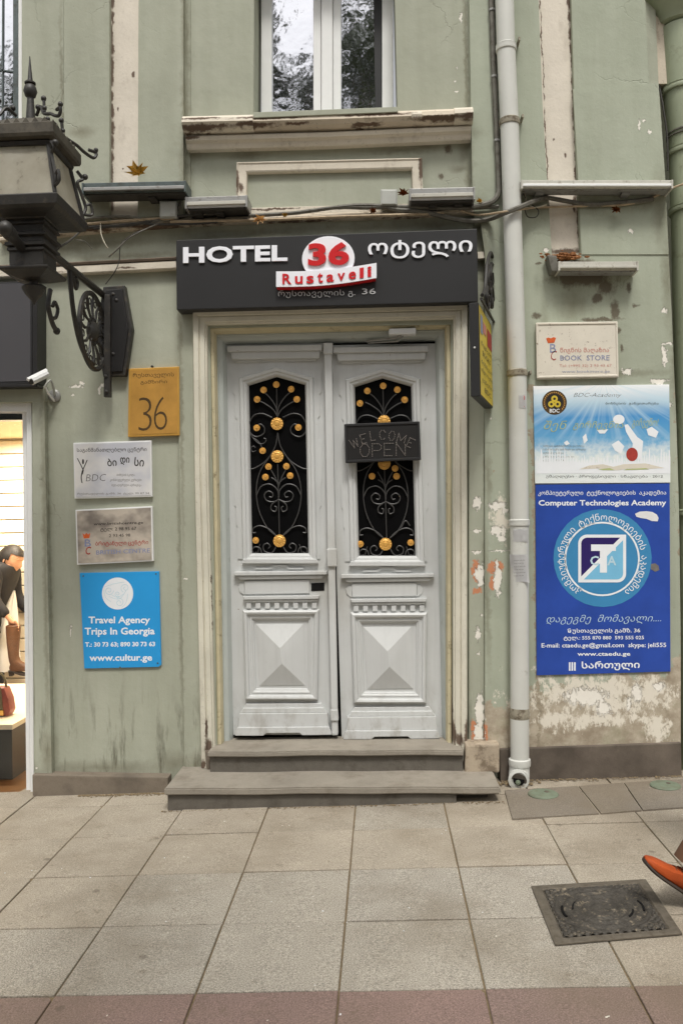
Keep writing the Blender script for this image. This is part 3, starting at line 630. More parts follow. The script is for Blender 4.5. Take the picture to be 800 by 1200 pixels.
# door leaves; template is the left leaf in photo pixels, the right one is the same shape shifted
DL = -.15
def make_leaf(dx, dy0, dy1, label, right=False):
    def T(pts): return [(x + dx + (right and (y - 600) * .006 or 0), y + dy0 + (dy1 - dy0) * (y - 405) / 457) for x, y in pts]
    def W(pts, d): return q(T(pts), d)
    def slab(b, pts, d0, d1, bev=0.0): prism(b, W(pts, d1), d0, d1, bev)
    glass = [(289.7, 450), (293.6, 650), (362.6, 650), (358.6, 449.3), (323.7, 439.5)]
    ex = 7 if right else 0
    b = B(); holed(b, W([(265, 403), (268, 640), (273.5, 861), (389 + ex, 861), (384 + ex, 640), (380 + ex, 401)], DL), [W(glass, DL)], DL - .045, DL)
    leaf = obj('door_leaf', b, 'door', bld); leaf['label'] = label
    def sub(name, b, mat='door', **k): return obj(name, b, mat, leaf, **k)
    b = B(); slab(b, [(285, 434), (290, 656), (366, 656), (363, 434)], DL - .05, DL - .03); sub('glazing', b, 'black_glass')
    # moulded glazing frame
    b = B(); sweep(b, W(glass, DL), [(.008, DL - .03), (.008, DL - .012), (0, DL + .006), (-.006, DL + .012), (-.018, DL + .014), (-.024, DL + .022), (-.042, DL + .024), (-.048, DL + .016), (-.050, DL - .002)], True); sub('glazing_frame', b)
    # thin fretwork with the stepped outline
    fl = [(278.5, 655), (278.5, 617), (277, 615), (276.5, 594), (275, 592), (274.3, 566), (277, 563), (276.6, 515), (278.5, 511), (278, 491), (276, 489), (275.6, 463), (272.8, 460), (272.5, 437), (275, 434), (291, 433.5), (306, 431), (313, 425), (323.5, 420.5),
          (335, 424.5), (342, 430), (356, 432.5), (373, 433), (376, 436), (376.6, 459), (374, 462), (374.6, 487), (372.4, 490), (373.5, 514), (376.5, 519), (377.3, 563), (375.8, 566), (376.3, 592), (374, 596), (375, 655)]
    b = B(); holed(b, W(fl, DL + .006), [W([(288, 446), (291, 653), (365, 653), (361.5, 446), (323.6, 436)], DL + .006)], DL - .002, DL + .006); sub('fretwork', b)
    b = B(); slab(b, [(266.5, 405.3), (377.5, 403.6), (377.5, 410.4), (266.5, 412)], DL - .002, DL + .05, .006); slab(b, [(270, 412.3), (375, 410.7), (374, 419.5), (271.5, 421.2)], DL - .002, DL + .034, .006)
    slab(b, [(274, 421.5), (371, 420), (370, 423), (275.5, 424.4)], DL - .002, DL + .014, .003); sub('leaf_cornice', b)
    # weather bar under the glazing, little bracket, lock rail
    b = B(); slab(b, [(285, 655), (371, 655), (373, 660.5), (283, 660.5)], DL - .002, DL + .03, .005); sub('glazing_sill', b)
    b = B(); slab(b, [(299.5, 667.2), (299.5, 665.2), (316, 665.2), (320, 661.6), (335, 661.6), (339, 665.2), (355.5, 665.2), (355.5, 667.2), (338, 667.2), (334, 664.6), (321, 664.6), (317, 667.2)], DL - .002, DL + .012, .001); sub('fretwork', b)
    b = B(); slab(b, [(274, 670), (383, 669), (383, 673.5), (274, 674.8)], DL - .002, DL + .04, .005); slab(b, [(277, 675), (381, 673.8), (377, 678), (281, 679.3)], DL - .002, DL + .026, .005); sub('rail_moulding', b)
    b = B(); slab(b, [(286.5, 680.8), (362.5, 679.6), (362.5, 695.4), (286.5, 696.6)], DL - .002, DL + .012, .004); sub('letter_flap', b)
    b = B(); slab(b, [(286.3, 683), (282, 683.6), (279.5, 688), (280.5, 693), (284, 696), (286.3, 696.8)], DL - .002, DL + .007, .002)
    sub('fretwork', b); b = B()
    if right: slab(b, [(362.7, 682), (367, 682.6), (369.5, 687), (368.5, 692), (365, 695), (362.7, 695.8)], DL - .002, DL + .007, .002)
    if right: sub('fretwork', b)
    else: b.free()
    if not right:
        b = B(); slab(b, [(364.6, 683.4), (380, 682.8), (380, 692.2), (364.6, 692.8)], DL - .002, DL + .0025); sub('lock_hole', b, 'void')
    b = B(); slab(b, [(284.5, 698.8), (374.3, 697.8), (373, 702), (286, 703)], DL - .002, DL + .034, .004); slab(b, [(287, 703.3), (372.3, 702.3), (371.5, 705), (288, 706)], DL - .002, DL + .024, .003); sub('dentil_cornice', b)
    for k in range(8):
        x = 288.5 + 11.0 * k; b = B(); slab(b, [(x, 706.2), (x + 5.6, 706.2), (x + 5.6, 713.2), (x, 713.2)], DL - .002, DL + .02, .0015); sub('dentil', b)
    # moulded panel and diamond
    inn = [(297.3, 726.4), (299.6, 807.6), (360.6, 807.6), (362, 726)]
    b = B(); sweep(b, W(inn, DL), [(.006, DL - .002), (.0, DL + .010), (-.006, DL + .011), (-.012, DL + .020), (-.020, DL + .022), (-.024, DL + .018), (-.034, DL + .020), (-.040, DL + .034), (-.052, DL + .038), (-.062, DL + .030), (-.066, DL + .010), (-.068, DL - .002)], True); sub('panel_frame', b)
    b = B(); base = W([(299.7, 731.2), (355.6, 731), (357.2, 803), (304.2, 803.4)], DL + .004); ap = W([(327.7, 760), (330, 778)], DL + .06)
    v = [b.verts.new(v2(p, DL + .004)) for p in base]; a = [b.verts.new(v2(p, DL + .052)) for p in ap]; k_ = [b.verts.new(v2(p, DL - .002)) for p in base]
    for f in ((v[0], v[1], a[0]), (v[1], v[2], a[1], a[0]), (v[2], v[3], a[1]), (v[3], v[0], a[0], a[1])): b.faces.new(f)
    for i in range(4): b.faces.new((v[i], k_[i], k_[(i + 1) % 4], v[(i + 1) % 4]))
    sub('diamond_panel', b)
    b = B(); kd = [(276, 858), (280, 851.5), (281, 836), (287.5, 826)]
    yb = [861.6, 861.6]
    # kick board: front outline as stacked slabs following the flared profile
    slab(b, [(288.5, 824.8), (376, 824.2), (379, 829), (285.3, 829.6)], DL - .002, DL + .022, .004)
    slab(b, [(285.2, 829.8), (379.2, 829.2), (383.3, 835.4), (281, 836)], DL - .002, DL + .034, .005)
    slab(b, [(280.5, 836.3), (383.8, 835.7), (385, 851.6), (279, 852.2)], DL - .002, DL + .042, .004)
    slab(b, [(278.5, 852.4), (385.3, 851.8), (388, 857.5), (388, 861.3), (354, 861.8), (351, 859), (312, 859.4), (308.5, 862.3), (275.5, 862.3), (275.5, 858)], DL - .002, DL + .052, .004); sub('kick_board', b)
    # wrought grille, drawn in the enlarged-crop units and mapped back
    gd = DL - .016
    def Z(u, v_): return (240 + u / 4.2875, 380 + v_ / 4.2857)
    def pt(u, v_, d=gd): x, y = T([Z(u, v_)])[0]; return P(x, y, d)
    cx = lambda v_: 362 + (v_ - 300) * .017
    b = B()
    def rod(pts, r=.0042): tube(b, [pt(u, v_) for u, v_ in pts], r, 6)
    def sm(pts, k=5): return [(p.x, p.y) for p in smoothpts([Vector((u, v_, 0)) for u, v_ in pts], k)]
    def spiral(u, v_, r0, a0, turns, shrink=.35, sg=1, n=22):
        return [(u + sg * (r0 * (1 - (1 - shrink) * i / n)) * math.cos(a0 + turns * 2 * math.pi * i / n), v_ + (r0 * (1 - (1 - shrink) * i / n)) * math.sin(a0 + turns * 2 * math.pi * i / n)) for i in range(n + 1)]
    rod([(361, 318), (363, 470)]); rod([(366, 700), (375, 1060)])
    for s_ in (-1, 1):
        def m(u, v_): return (cx(v_) + s_ * u, v_)
        rod(sm([m(0, 455), m(10, 410), m(40, 365), m(66, 342)])); rod(sm([m(0, 465), m(20, 430), m(60, 400), m(92, 384)]))
        rod(sm([m(28, 468), m(75, 449), m(118, 458), m(142, 500), m(140, 540), m(110, 565), m(72, 550), m(66, 522), m(84, 502), m(104, 508)]))
        rod(sm([m(0, 545), m(12, 610), m(46, 670), m(92, 740), m(112, 830), m(102, 930), m(62, 1020), m(16, 1062)]))
        rod(sm([m(24, 640), m(66, 690), m(118, 722), m(146, 726)]))
        rod(sm([m(0, 870), m(8, 830), m(44, 803), m(88, 815), m(112, 860)]))
        rod(sm([m(0, 880), m(30, 892), m(62, 884), m(72, 856), m(52, 838), m(30, 850), m(34, 868), m(48, 866)]))
        rod(sm([m(0, 800), m(20, 780), m(36, 770)])); rod(sm([m(0, 815), m(16, 770), m(38, 730)]))
        rod(sm([m(2, 880), m(36, 905), m(38, 932), m(18, 940), m(12, 920), m(22, 914)]))
        rod(sm([m(16, 1062), m(50, 1030), m(96, 1012), m(130, 1024), m(134, 1046), m(118, 1046)]))
        rod(sm([m(14, 1110), m(40, 1148), m(76, 1140), m(82, 1112), m(62, 1100), m(48, 1114), m(58, 1126)]))
        rod(sm([m(90, 1158), m(98, 1126), m(122, 1118), m(138, 1132), m(130, 1150), m(116, 1144)]))
        rod(sm([m(110, 1150), m(104, 1120), m(98, 1104)]), .003)
    if not right:
        rod(sm([(222, 540), (245, 575), (275, 600), (300, 595), (308, 578), (296, 572)]), .0035); rod(sm([(240, 570), (270, 590), (290, 625)]), .0035); rod(sm([(258, 634), (240, 640), (232, 622), (244, 612), (254, 620)]), .003)
    else:
        rod(sm([(448, 1010), (470, 975), (492, 1000)]), .0045)
    sub('grille', b, 'grille', smooth=True)
    if not right:
        small = [(295, 330), (360, 303), (433, 326), (262, 377), (463, 377), (262, 520), (469, 518), (290, 635), (320, 715), (410, 713), (304, 767), (428, 760), (257, 1085)]; big = [(363, 500), (364, 664), (375, 1088)]
    else:
        conv = lambda u, v_: (u * 1.001 + 62, v_ - 6)
        small = [conv(*p) for p in [(221, 333), (299, 308), (371, 327), (182, 395), (407, 377), (356, 720), (242, 759), (365, 759), (181, 1097), (432, 1090)]]; big = [conv(*p) for p in [(303, 485), (303, 695), (307, 1098)]]
    def ros(u, v_, r):
        b = B(); lathe(b, pt(u, v_, gd + .004), [(r * .8, -.002), (r, .002), (r * .97, .006), (r * .80, .005), (r * .62, .0095), (r * .42, .008), (r * .3, .013), (.001, .014)], 14, 'Y'); return b
    for u, v_ in small: sub('rosette', ros(u + random.uniform(-1, 1), v_, .0215), 'gold')
    for u, v_ in big:
        b = ros(u, v_, .041)
        for k in range(12):
            a = k * math.pi / 6; c = pt(u, v_, gd + .008) + Vector((math.cos(a) * .033, 0, math.sin(a) * .033)); lathe(b, c, [(.006, -.002), (.007, .002), (.001, .004)], 6, 'Y')
        sub('rosette', b, 'gold')
    return leaf
leafL = make_leaf(0, 0, 0, 'left door leaf, its glazing uncovered and a dark lock hole below')
leafR = make_leaf(125.2, 1.5, 4.2, 'right door leaf with a black board hung over its glazing', True)
# astragal on the meeting edge
b = B(); pq(b, [(379.5, 402), (388.5, 402), (393.0, 655), (383.8, 655)], DL, DL + .055, .009); pq(b, [(384, 663), (392.6, 663), (396, 862), (388.5, 862)], DL, DL + .055, .009)
pq(b, [(378.6, 401.5), (389.6, 401.3), (389.8, 414), (379, 414.3)], DL, DL + .07, .006); pq(b, [(382.5, 643), (394, 643), (394.6, 664), (383.6, 664)], DL, DL + .07, .006); pq(b, [(387, 832), (395.5, 832), (396.4, 845), (387.6, 845)], DL, DL + .065, .006)
obj('astragal', b, 'door', leafL)
# ---- steps
zt1 = P(330, 865, -.15).z
pf = HZ(400, 880, zt1)             # front edge of the upper tread
yU = pf.y
def at_y(px, py, y): return P(px, py, -y)
zr = at_y(400, 904, yU + .02).z    # lower tread height
pl = HZ(400, 923, zr); yL = pl.y
xU0, xU1 = at_y(243, 880, yU).x, at_y(543, 880, yU).x
xL0, xL1 = at_y(192, 923, yL).x, at_y(586, 923, yL).x
zUs = at_y(400, 886.5, yU).z; zLs = at_y(400, 931.5, yL).z
st = thing('entrance_steps', ((xL0 + xL1) / 2, yL / 2, 0), 'two worn grey stone steps below the double doors', 'steps')
def stepbox(name, lo, hi, mat, bev):
    b = B(); box3(b, lo, hi, 0)
    bmesh.ops.subdivide_edges(b, edges=[e for e in b.edges if abs(e.verts[0].co.x - e.verts[1].co.x) > .5], cuts=24)
    bmesh.ops.bevel(b, geom=[e for e in b.edges if e.calc_face_angle(0) > .5], offset=bev, segments=2, affect='EDGES')
    for v in b.verts:
        v.co.z += .0025 * math.sin(v.co.x * 7.3 + 1) * math.sin(v.co.x * 2.9); v.co.y += .003 * math.sin(v.co.x * 9.1)
    return obj(name, b, mat, st)
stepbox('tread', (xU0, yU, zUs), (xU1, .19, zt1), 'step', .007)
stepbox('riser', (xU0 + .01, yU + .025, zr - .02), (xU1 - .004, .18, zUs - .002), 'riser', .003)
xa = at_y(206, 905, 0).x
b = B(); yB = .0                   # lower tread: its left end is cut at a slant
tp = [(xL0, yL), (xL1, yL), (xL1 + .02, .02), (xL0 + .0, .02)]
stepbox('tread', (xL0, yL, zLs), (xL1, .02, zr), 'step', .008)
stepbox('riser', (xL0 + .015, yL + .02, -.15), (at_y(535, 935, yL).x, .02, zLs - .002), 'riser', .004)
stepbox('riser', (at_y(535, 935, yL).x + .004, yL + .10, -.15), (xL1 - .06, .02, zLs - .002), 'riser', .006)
# stone block beside the upper step
b = B(); pq(b, [(545.5, 873), (585, 872), (585, 905.5), (544, 907)], 0, .15, .012)
M['block'] = simple('chipped_corner_stone', (178, 164, 144), .85, .15, 9, bump=.8, bscale=26, dirt=((112, 98, 82), 11, .46, .6), fine=.3)
obj('corner_block', b, 'block', bld)
b = B(); d_ = -(yU) ; pq(b, [(240, 880), (247, 880), (247, 905), (242, 905)], 0, max(.02, d_ - .08), .01); obj('corner_block', b, 'plinth', bld)
print('STEPS', zt1, yU, zr, yL, xL0, xL1)
# ================================================================== signs
# long black hotel sign above the door
b = B(); pq(b, [(206.5, 281.5), (558.5, 268), (560, 353.5), (207, 363)], .0, .14, .004)
sg = obj('hotel_sign', b, 'black_sign'); tag(sg, 'long black hotel sign with raised white and red lettering above the double doors', 'sign')
ds = .141
CUR = []
def part(name, fn, mat, parent, **k):
    b = B(); CUR.append((name, mat, parent)); fn(b); CUR.pop()
    if not b.verts: b.free(); return None
    return obj(name, b, mat, parent, **k)
part('lettering', lambda b: L(b, 'HOTEL', 215, 290, 337, 309, ds, .010, -.022, bold=.032, res=3), 'white_letter', sg)
part('lettering', lambda b: L(b, 'ოტელი', 431, 283, 553, 304.5, ds, .010, -.03, bold=.012, res=3), 'white_letter', sg)
part('small_lettering', lambda b: L(b, 'რუსთაველის გ.', 326, 340.5, 416, 349.5, ds, .003, -.016, bold=-.006), 'grey_letter', sg)
part('small_lettering', lambda b: L(b, '36', 424, 338.2, 440, 345, ds, .003, -.02, bold=0), 'grey_letter', sg)
disc = part('disc', lambda b: prism(b, ell(384.5, 303, 31, 26.5, .165), .135, .165, .002), 'white_letter', sg)
part('numeral', lambda b: L(b, '36', 361, 285.5, 409, 312, .166, .012, -.03, bold=.035, res=4), 'red_letter', sg)
# waving ribbon: the red back shape shows as a rim below the white face
def ribbon(dyt, dyb, d0, d1, ins):
    tops, bots = [], []
    for i in range(25):
        u = i / 24; x = 323.5 + ins + u * (117.5 - 2 * ins)
        arch = math.sin(u * math.pi)
        yt = 318.0 - 10 * u + 3.2 * arch
        tops.append((x, yt + dyt)); bots.append((x, yt + 18 - .4 * u + dyb))
    return q(tops + bots[::-1], d1)
part('ribbon_backing', lambda b: prism(b, ribbon(2.0, 2.2, 0, .172, 1), .14, .172), 'red_letter', sg)
part('ribbon', lambda b: prism(b, ribbon(0, 0, 0, .182, 0), .165, .182), 'white_letter', sg)
def rust(b):
    s = 'Rustaveli'; ws = [.66, .58, .55, .4, .55, .55, .55, .3, .3]; tot = sum(ws) + .28 * 8; x = 0
    for ch, wd in zip(s, ws):
        vs, fs = glyphs(ch, 3, .02); u0 = x / tot; u1 = (x + wd) / tot; x += wd + .28
        um = (u0 + u1) / 2; xx0 = 331 + 104 * u0; xx1 = 331 + 104 * u1
        yb = 318.0 - 10 * (um * .885 + .06) + 3.2 * math.sin((um * .885 + .06) * math.pi) + 15.0; h = 12 if ch in 'Rtli' else 9
        dy = -.09 + .19 * math.cos(math.pi * (um)) * .9; dy = (-10 + 3.2 * math.pi * math.cos((um * .885 + .06) * math.pi)) / 117.5
        L(b, ch, xx0, yb - h - dy * 2, xx1, yb - dy * 2, .1825, .004, dy, bold=.02, res=3)
part('ribbon_lettering', rust, 'red_letter', sg)

# projecting yellow sign turned slightly away from the wall normal
def hang():
    n1, n0 = P(562.5, 464, .62), P(551, 465, .60)
    a = R(14.3); e = Vector((math.sin(a), math.cos(a), 0)); th = .052
    top_z = P(563, 354, .62).z; bot_z = n1.z
    Lg = .56; r0 = Vector((n1.x, n1.y, 0)); s = Vector((-math.cos(a), math.sin(a), 0)) * th
    r0.z = 0
    pts = [r0, r0 + e * Lg, r0 + e * Lg + s, r0 + s]
    b = B(); lo = [b.verts.new((p.x, p.y, bot_z)) for p in pts]; hi = [b.verts.new((p.x, p.y, top_z)) for p in pts]
    b.faces.new(lo); b.faces.new(hi[::-1]); [b.faces.new((lo[i], hi[i], hi[(i + 1) % 4], lo[(i + 1) % 4])) for i in range(4)]
    bmesh.ops.recalc_face_normals(b, faces=b.faces); bmesh.ops.bevel(b, geom=list(b.edges), offset=.003, segments=1, affect='EDGES')
    o = obj('projecting_sign', b, 'black_sign'); tag(o, 'narrow yellow box sign with black edge projecting from the wall right of the doors', 'sign')
    H = top_z - bot_z
    nrm = Vector((math.cos(a), -math.sin(a), 0))
    def fp(u, v, off=.002): p = r0 + e * (Lg * u) + nrm * off; return Vector((p.x, p.y, bot_z + H * v))
    def panel(name, u0, u1, v0, v1, mat, off):
        b = B(); b.faces.new([b.verts.new(fp(u, v, off)) for u, v in ((u0, v0), (u1, v0), (u1, v1), (u0, v1))]); return obj(name, b, mat, o, keep=True)
    panel('sign_face', .01, .99, .02, .98, 'yellow_board', .002)
    panel('red_patch', .6, .97, .66, .86, 'red_print2', .004)
    panel('blue_stripe', .08, .24, .70, .90, 'blue_print', .004)
    panel('orange_patch', .28, .52, .74, .86, 'red_print', .004)
    for i, (t, v, u0, u1) in enumerate([('წიგნები', .56, .1, .9), ('BOOKS', .47, .2, .8), ('ბიზნესი', .36, .08, .92), ('ინგლისური', .27, .06, .94), ('ცენტრი', .17, .12, .88), ('BDC', .08, .3, .8)]):
        vs, fs = glyphs(t); x0, x1 = min(p[0] for p in vs), max(p[0] for p in vs); y0, y1 = min(p[1] for p in vs), max(p[1] for p in vs)
        b = B(); vv = [b.verts.new(fp(u0 + (u1 - u0) * (p[0] - x0) / (x1 - x0), v + .055 * (p[1] - y0) / (y1 - y0), .005)) for p in vs]
        for f in fs:
            try: b.faces.new([vv[k] for k in f])
            except ValueError: pass
        obj('lettering', b, 'dark_print', o, keep=True)
    b = B(); c = r0 + s * .5; lathe(b, (c.x, c.y - .001, bot_z + H * .52), [(.006, 0), (.005, .003), (.001, .004)], 8, 'Y'); obj('screw', b, 'pvc', o)
    # its iron bracket on the wall
    br = thing('sign_bracket', P(577, 437, .0), 'black scrolled iron bracket on the wall holding the narrow yellow sign', 'bracket')
    wx = P(577, 300, .03).x
    b = B(); box3(b, (wx - .016, -.035, P(577, 437, .03).z), (wx + .016, -.0, P(577, 292, .03).z), .004); lathe(b, (wx, -.03, P(577, 297, .03).z), [(.02, 0), (.024, .008), (.015, .018), (.001, .022)], 12, 'Y'); obj('wall_bar', b, 'black_iron', br)
    z0 = top_z + .02
    base = Vector((wx, -.03, 0)); dr = -e
    def bp(o_, z): p = base + dr * o_; return Vector((p.x, p.y, z))
    b = B(); tube(b, [bp(0, z0), bp(.60, z0)], .009, 6); obj('arm', b, 'black_iron', br, smooth=True)
    zt = P(577, 300, .03).z
    for pts in ([(0, zt - .02), (.10, zt - .01), (.2, zt - .06), (.3, zt - .14), (.42, z0 + .1), (.56, z0 + .03)], [(0.01, zt - .3), (.08, zt - .22), (.15, zt - .24), (.16, zt - .32), (.1, zt - .34), (.08, zt - .28)],
                [(.02, zt - .06), (.1, zt - .08), (.14, zt - .15), (.09, zt - .2), (.04, zt - .17), (.06, zt - .12)], [(.2, zt - .12), (.26, zt - .2), (.22, zt - .27), (.15, zt - .25), (.17, zt - .2)], [(.32, z0 + .14), (.36, z0 + .07), (.3, z0 + .02), (.25, z0 + .06), (.28, z0 + .1)]):
        b = B(); tube(b, smoothpts([bp(*p) for p in pts], 6), .011, 6); obj('scroll', b, 'black_iron', br, smooth=True)
hang()

# number plate 36
b = B(); pq(b, [(151, 432), (210, 429.5), (210.5, 510), (150, 512)], .0, .03, .003)
o = obj('number_plate', b, 'brass_rim'); tag(o, 'ochre enamel house number plate reading 36 on the wall left of the doors', 'sign')
part('plate_face', lambda b: pq(b, [(153.5, 434.5), (207.5, 432), (207.8, 507.5), (152.8, 509.5)], .028, .032), 'brass', o)
part('numeral', lambda b: (L(b, '3', 162.5, 466, 178, 505, .0325, 0, -.03, bold=-.022, res=4), L(b, '6', 180.5, 465, 196, 504, .0325, 0, -.03, bold=-.022, res=4)), 'brass_print', o)
part('small_lettering', lambda b: (L(b, 'რუსთაველის', 156, 437, 204, 443.5, .0325, 0, -.02), L(b, 'გამზირი', 165, 445.5, 196, 451, .0325, 0, -.02)), 'brass_print', o)
b = B(); c = P(178.5, 429.5, .02); lathe(b, c, [(.008, -.01), (.008, .006), (.001, .01)], 8, 'Y'); obj('screw', b, 'black_iron', o)

# first steel plate
b = B(); pq(b, [(86, 519), (177.5, 516), (178.5, 582), (87.5, 584.5)], .0, .025, .003)
o = obj('steel_plaque', b, 'pvc'); tag(o, 'bright steel plaque with grey Georgian lettering, the upper of two steel plaques', 'sign')
dd = .0285
part('plate_face', lambda b: pq(b, [(87.6, 520.6), (176, 517.7), (176.8, 580.2), (89, 582.6)], .02, .028), 'steel', o)
part('lettering', lambda b: (L(b, 'საგანმანათლებლო ცენტრი', 90.5, 525, 172, 531, dd, 0, -.012, bold=.006), L(b, 'ბი', 126, 537.5, 137, 546.5, dd, 0, -.06, bold=.02, shear=-.1), L(b, 'დი', 141, 536, 152, 545, dd, 0, 0, bold=.02), L(b, 'სი', 157.5, 535.5, 169, 546, dd, 0, .08, bold=.02, shear=.12),
     L(b, 'BDC', 101, 556, 124.5, 564, dd, 0, -.02, bold=-.02, shear=.15)), 'dark_print', o)
part('small_lettering', lambda b: (L(b, 'ბიზნესის სკოლა', 137, 555, 158, 558.5, dd), L(b, 'კომპიუტერული კურსები', 129, 561, 166, 564.5, dd), L(b, 'ბუღალტრული აღრიცხვა', 131, 567, 166, 570.5, dd), L(b, 'რუსთაველის გამზ. 36  ტელ: 99 87 34', 91, 577.5, 175, 580.5, dd, 0, -.01)), 'grey_print', o)
def yman(b):
    for pts, r in (([(91, 537), (95, 545), (98, 551)], 1.0), ([(102.5, 539), (99, 547), (96.5, 553), (95.5, 560), (96.5, 566)], 1.0), ([(98, 551), (96.8, 556)], .8)):
        pp = smoothpts([Vector((x, y, 0)) for x, y in pts], 4); s1 = [(p.x - r * .6, p.y) for p in pp]; s2 = [(p.x + r * .6, p.y) for p in pp]
        poly = q(s1 + s2[::-1], dd); b.faces.new([b.verts.new(v2(p, dd)) for p in poly])
    b.faces.new([b.verts.new(v2(p, dd)) for p in ell(97.6, 541, 1.2, 3.2, dd, 12)])
part('emblem', yman, 'dark_print', o)

# second steel plate
b = B(); pq(b, [(88.5, 597.5), (178.5, 593), (180, 657.5), (90.5, 662)], .0, .025, .003)
o = obj('steel_plaque', b, 'pvc'); tag(o, 'stained steel plaque with a red and blue logo, just above the bright blue panel', 'sign')
part('plate_face', lambda b: pq(b, [(90.2, 599), (176.8, 594.8), (178, 656), (92, 660)], .02, .028), 'steel2', o)
part('lettering', lambda b: (L(b, 'www.britishcentre.ge', 110, 612.5, 168, 616.5, dd, 0, -.03, bold=.01), L(b, 'ტელ: 2 98 95 67', 118, 618.5, 160, 623.5, dd, 0, -.03, bold=.01), L(b, '2 93 45 98', 128, 626, 153, 629.5, dd, 0, -.03)), 'dark_print', o)
part('red_lettering', lambda b: L(b, 'ბრიტანული ცენტრი', 112, 634.5, 174, 641, dd, 0, -.03, bold=.008), 'red_print2', o)
part('blue_lettering', lambda b: L(b, 'BRITISH CENTRE', 113, 645, 176, 650, dd, 0, -.04, bold=.01), 'blue_print', o)
part('crown', lambda b: pq(b, [(97, 625), (99.5, 626.5), (101.5, 624.5), (103.5, 626.5), (106, 624.5), (105, 630.5), (98.5, 631)], .027, .0288), 'orange_print', o)
part('logo_letter', lambda b: L(b, 'B', 99.5, 632, 107, 640.5, dd, 0, 0, bold=.01), 'blue_print', o)
part('logo_letter', lambda b: L(b, 'C', 100.5, 640.5, 107, 650, dd, 0, 0, bold=.01, shear=.2), 'red_print2', o)

# bright blue travel agency panel
b = B(); pq(b, [(93.5, 671.5), (186.5, 669.5), (189, 779), (186, 781.5), (99, 783.5)], .0, .014, .0015)
o = obj('agency_sign', b, 'blue_board'); tag(o, 'bright blue travel agency panel with a pale round emblem, lowest on the left wall', 'sign')
dd = .0145
part('emblem_disc', lambda b: b.faces.new([b.verts.new(v2(p, dd)) for p in ell(138, 695.5, 18.8, 19, dd)]), 'white_print', o)
def swirl(b):
    for cx_, cy_, r_, a0 in ((128, 692, 5.5, 0), (147, 689, 5.5, 2), (140, 706, 5.5, 4.2), (138, 696, 3.5, 1)):
        pp = [(cx_ + r_ * (1 - i / 26) * math.cos(a0 + i * .42), cy_ + r_ * (1 - i / 26) * math.sin(a0 + i * .42)) for i in range(22)]
        tube(b, [P(x, y, dd) for x, y in pp], .0016, 4)
    for pts in (((122, 688), (134, 684), (146, 682)), ((150, 696), (148, 706), (143, 712)), ((130, 705), (124, 700), (122, 692)), ((131, 697), (138, 700), (145, 696)), ((128, 699), (140, 702), (148, 692))):
        tube(b, smoothpts([P(x, y, dd) for x, y in pts], 5), .0013, 4)
part('emblem', swirl, 'pale_blue_print', o)
part('lettering', lambda b: (L(b, 'Travel Agency', 104, 722.5, 176, 733, dd, 0, -.003, bold=.03), L(b, 'Trips In Georgia', 99.5, 735.5, 181.5, 746.5, dd, 0, -.006, bold=.03),
     L(b, 'T.: 30 73 63; 890 30 73 63', 100, 752.5, 182, 759, dd, 0, -.008, bold=.03), L(b, 'www.cultur.ge', 105, 767, 178.5, 777, dd, 0, -.006, bold=.035)), 'white_print', o)
for x, y in ((98, 675), (183, 672.5), (185, 777), (141, 782)):
    b = B(); lathe(b, P(x, y, .014), [(.005, -.004), (.005, .003), (.001, .004)], 8, 'Y'); obj('screw', b, 'tray', o)

# book store plate
D6 = .06
b = B(); pq(b, [(628, 378), (723, 376.5), (724.5, 442), (629.5, 444)], D6 - .01, D6 + .03, .003)
o = obj('enamel_plate', b, 'enamel'); tag(o, 'weathered white enamel plate with faded book store lettering above the posters', 'sign')
dd = D6 + .0315
part('plate_rim', lambda b: sweep(b, q([(631, 440.5), (721.5, 438.7), (720.5, 380), (630, 381.2)], D6 + .03), [(0, D6 + .031), (-.004, D6 + .035), (-.012, D6 + .035), (-.014, D6 + .029)], True), 'enamel', o)
part('crown', lambda b: pq(b, [(639.5, 396.5), (642, 395.5), (645, 396.5), (648, 395), (651, 396), (649, 401.5), (641.5, 402)], dd - .002, dd), 'orange_print', o)
part('logo_letter', lambda b: L(b, 'B', 644, 403, 651, 413, dd, 0, 0), 'blue_print', o)
part('logo_letter', lambda b: L(b, 'C', 645, 411, 652, 422, dd, 0, 0, bold=-.01, shear=.2), 'red_print2', o)
part('red_lettering', lambda b: (L(b, 'წიგნის მაღაზია', 656, 407.5, 713, 414.5, dd, 0, -.005), L(b, 'Tel: (+995 32) 2 93 43 67', 655, 427, 716, 431, dd, 0, -.005, bold=-.01)), 'red_print', o)
part('blue_lettering', lambda b: (L(b, 'BOOK  STORE', 656, 416.5, 713.5, 422.5, dd, 0, -.005), L(b, 'www.bookstore.ge', 658, 434, 714, 437.5, dd, 0, -.005, bold=-.01)), 'blue_print', o)

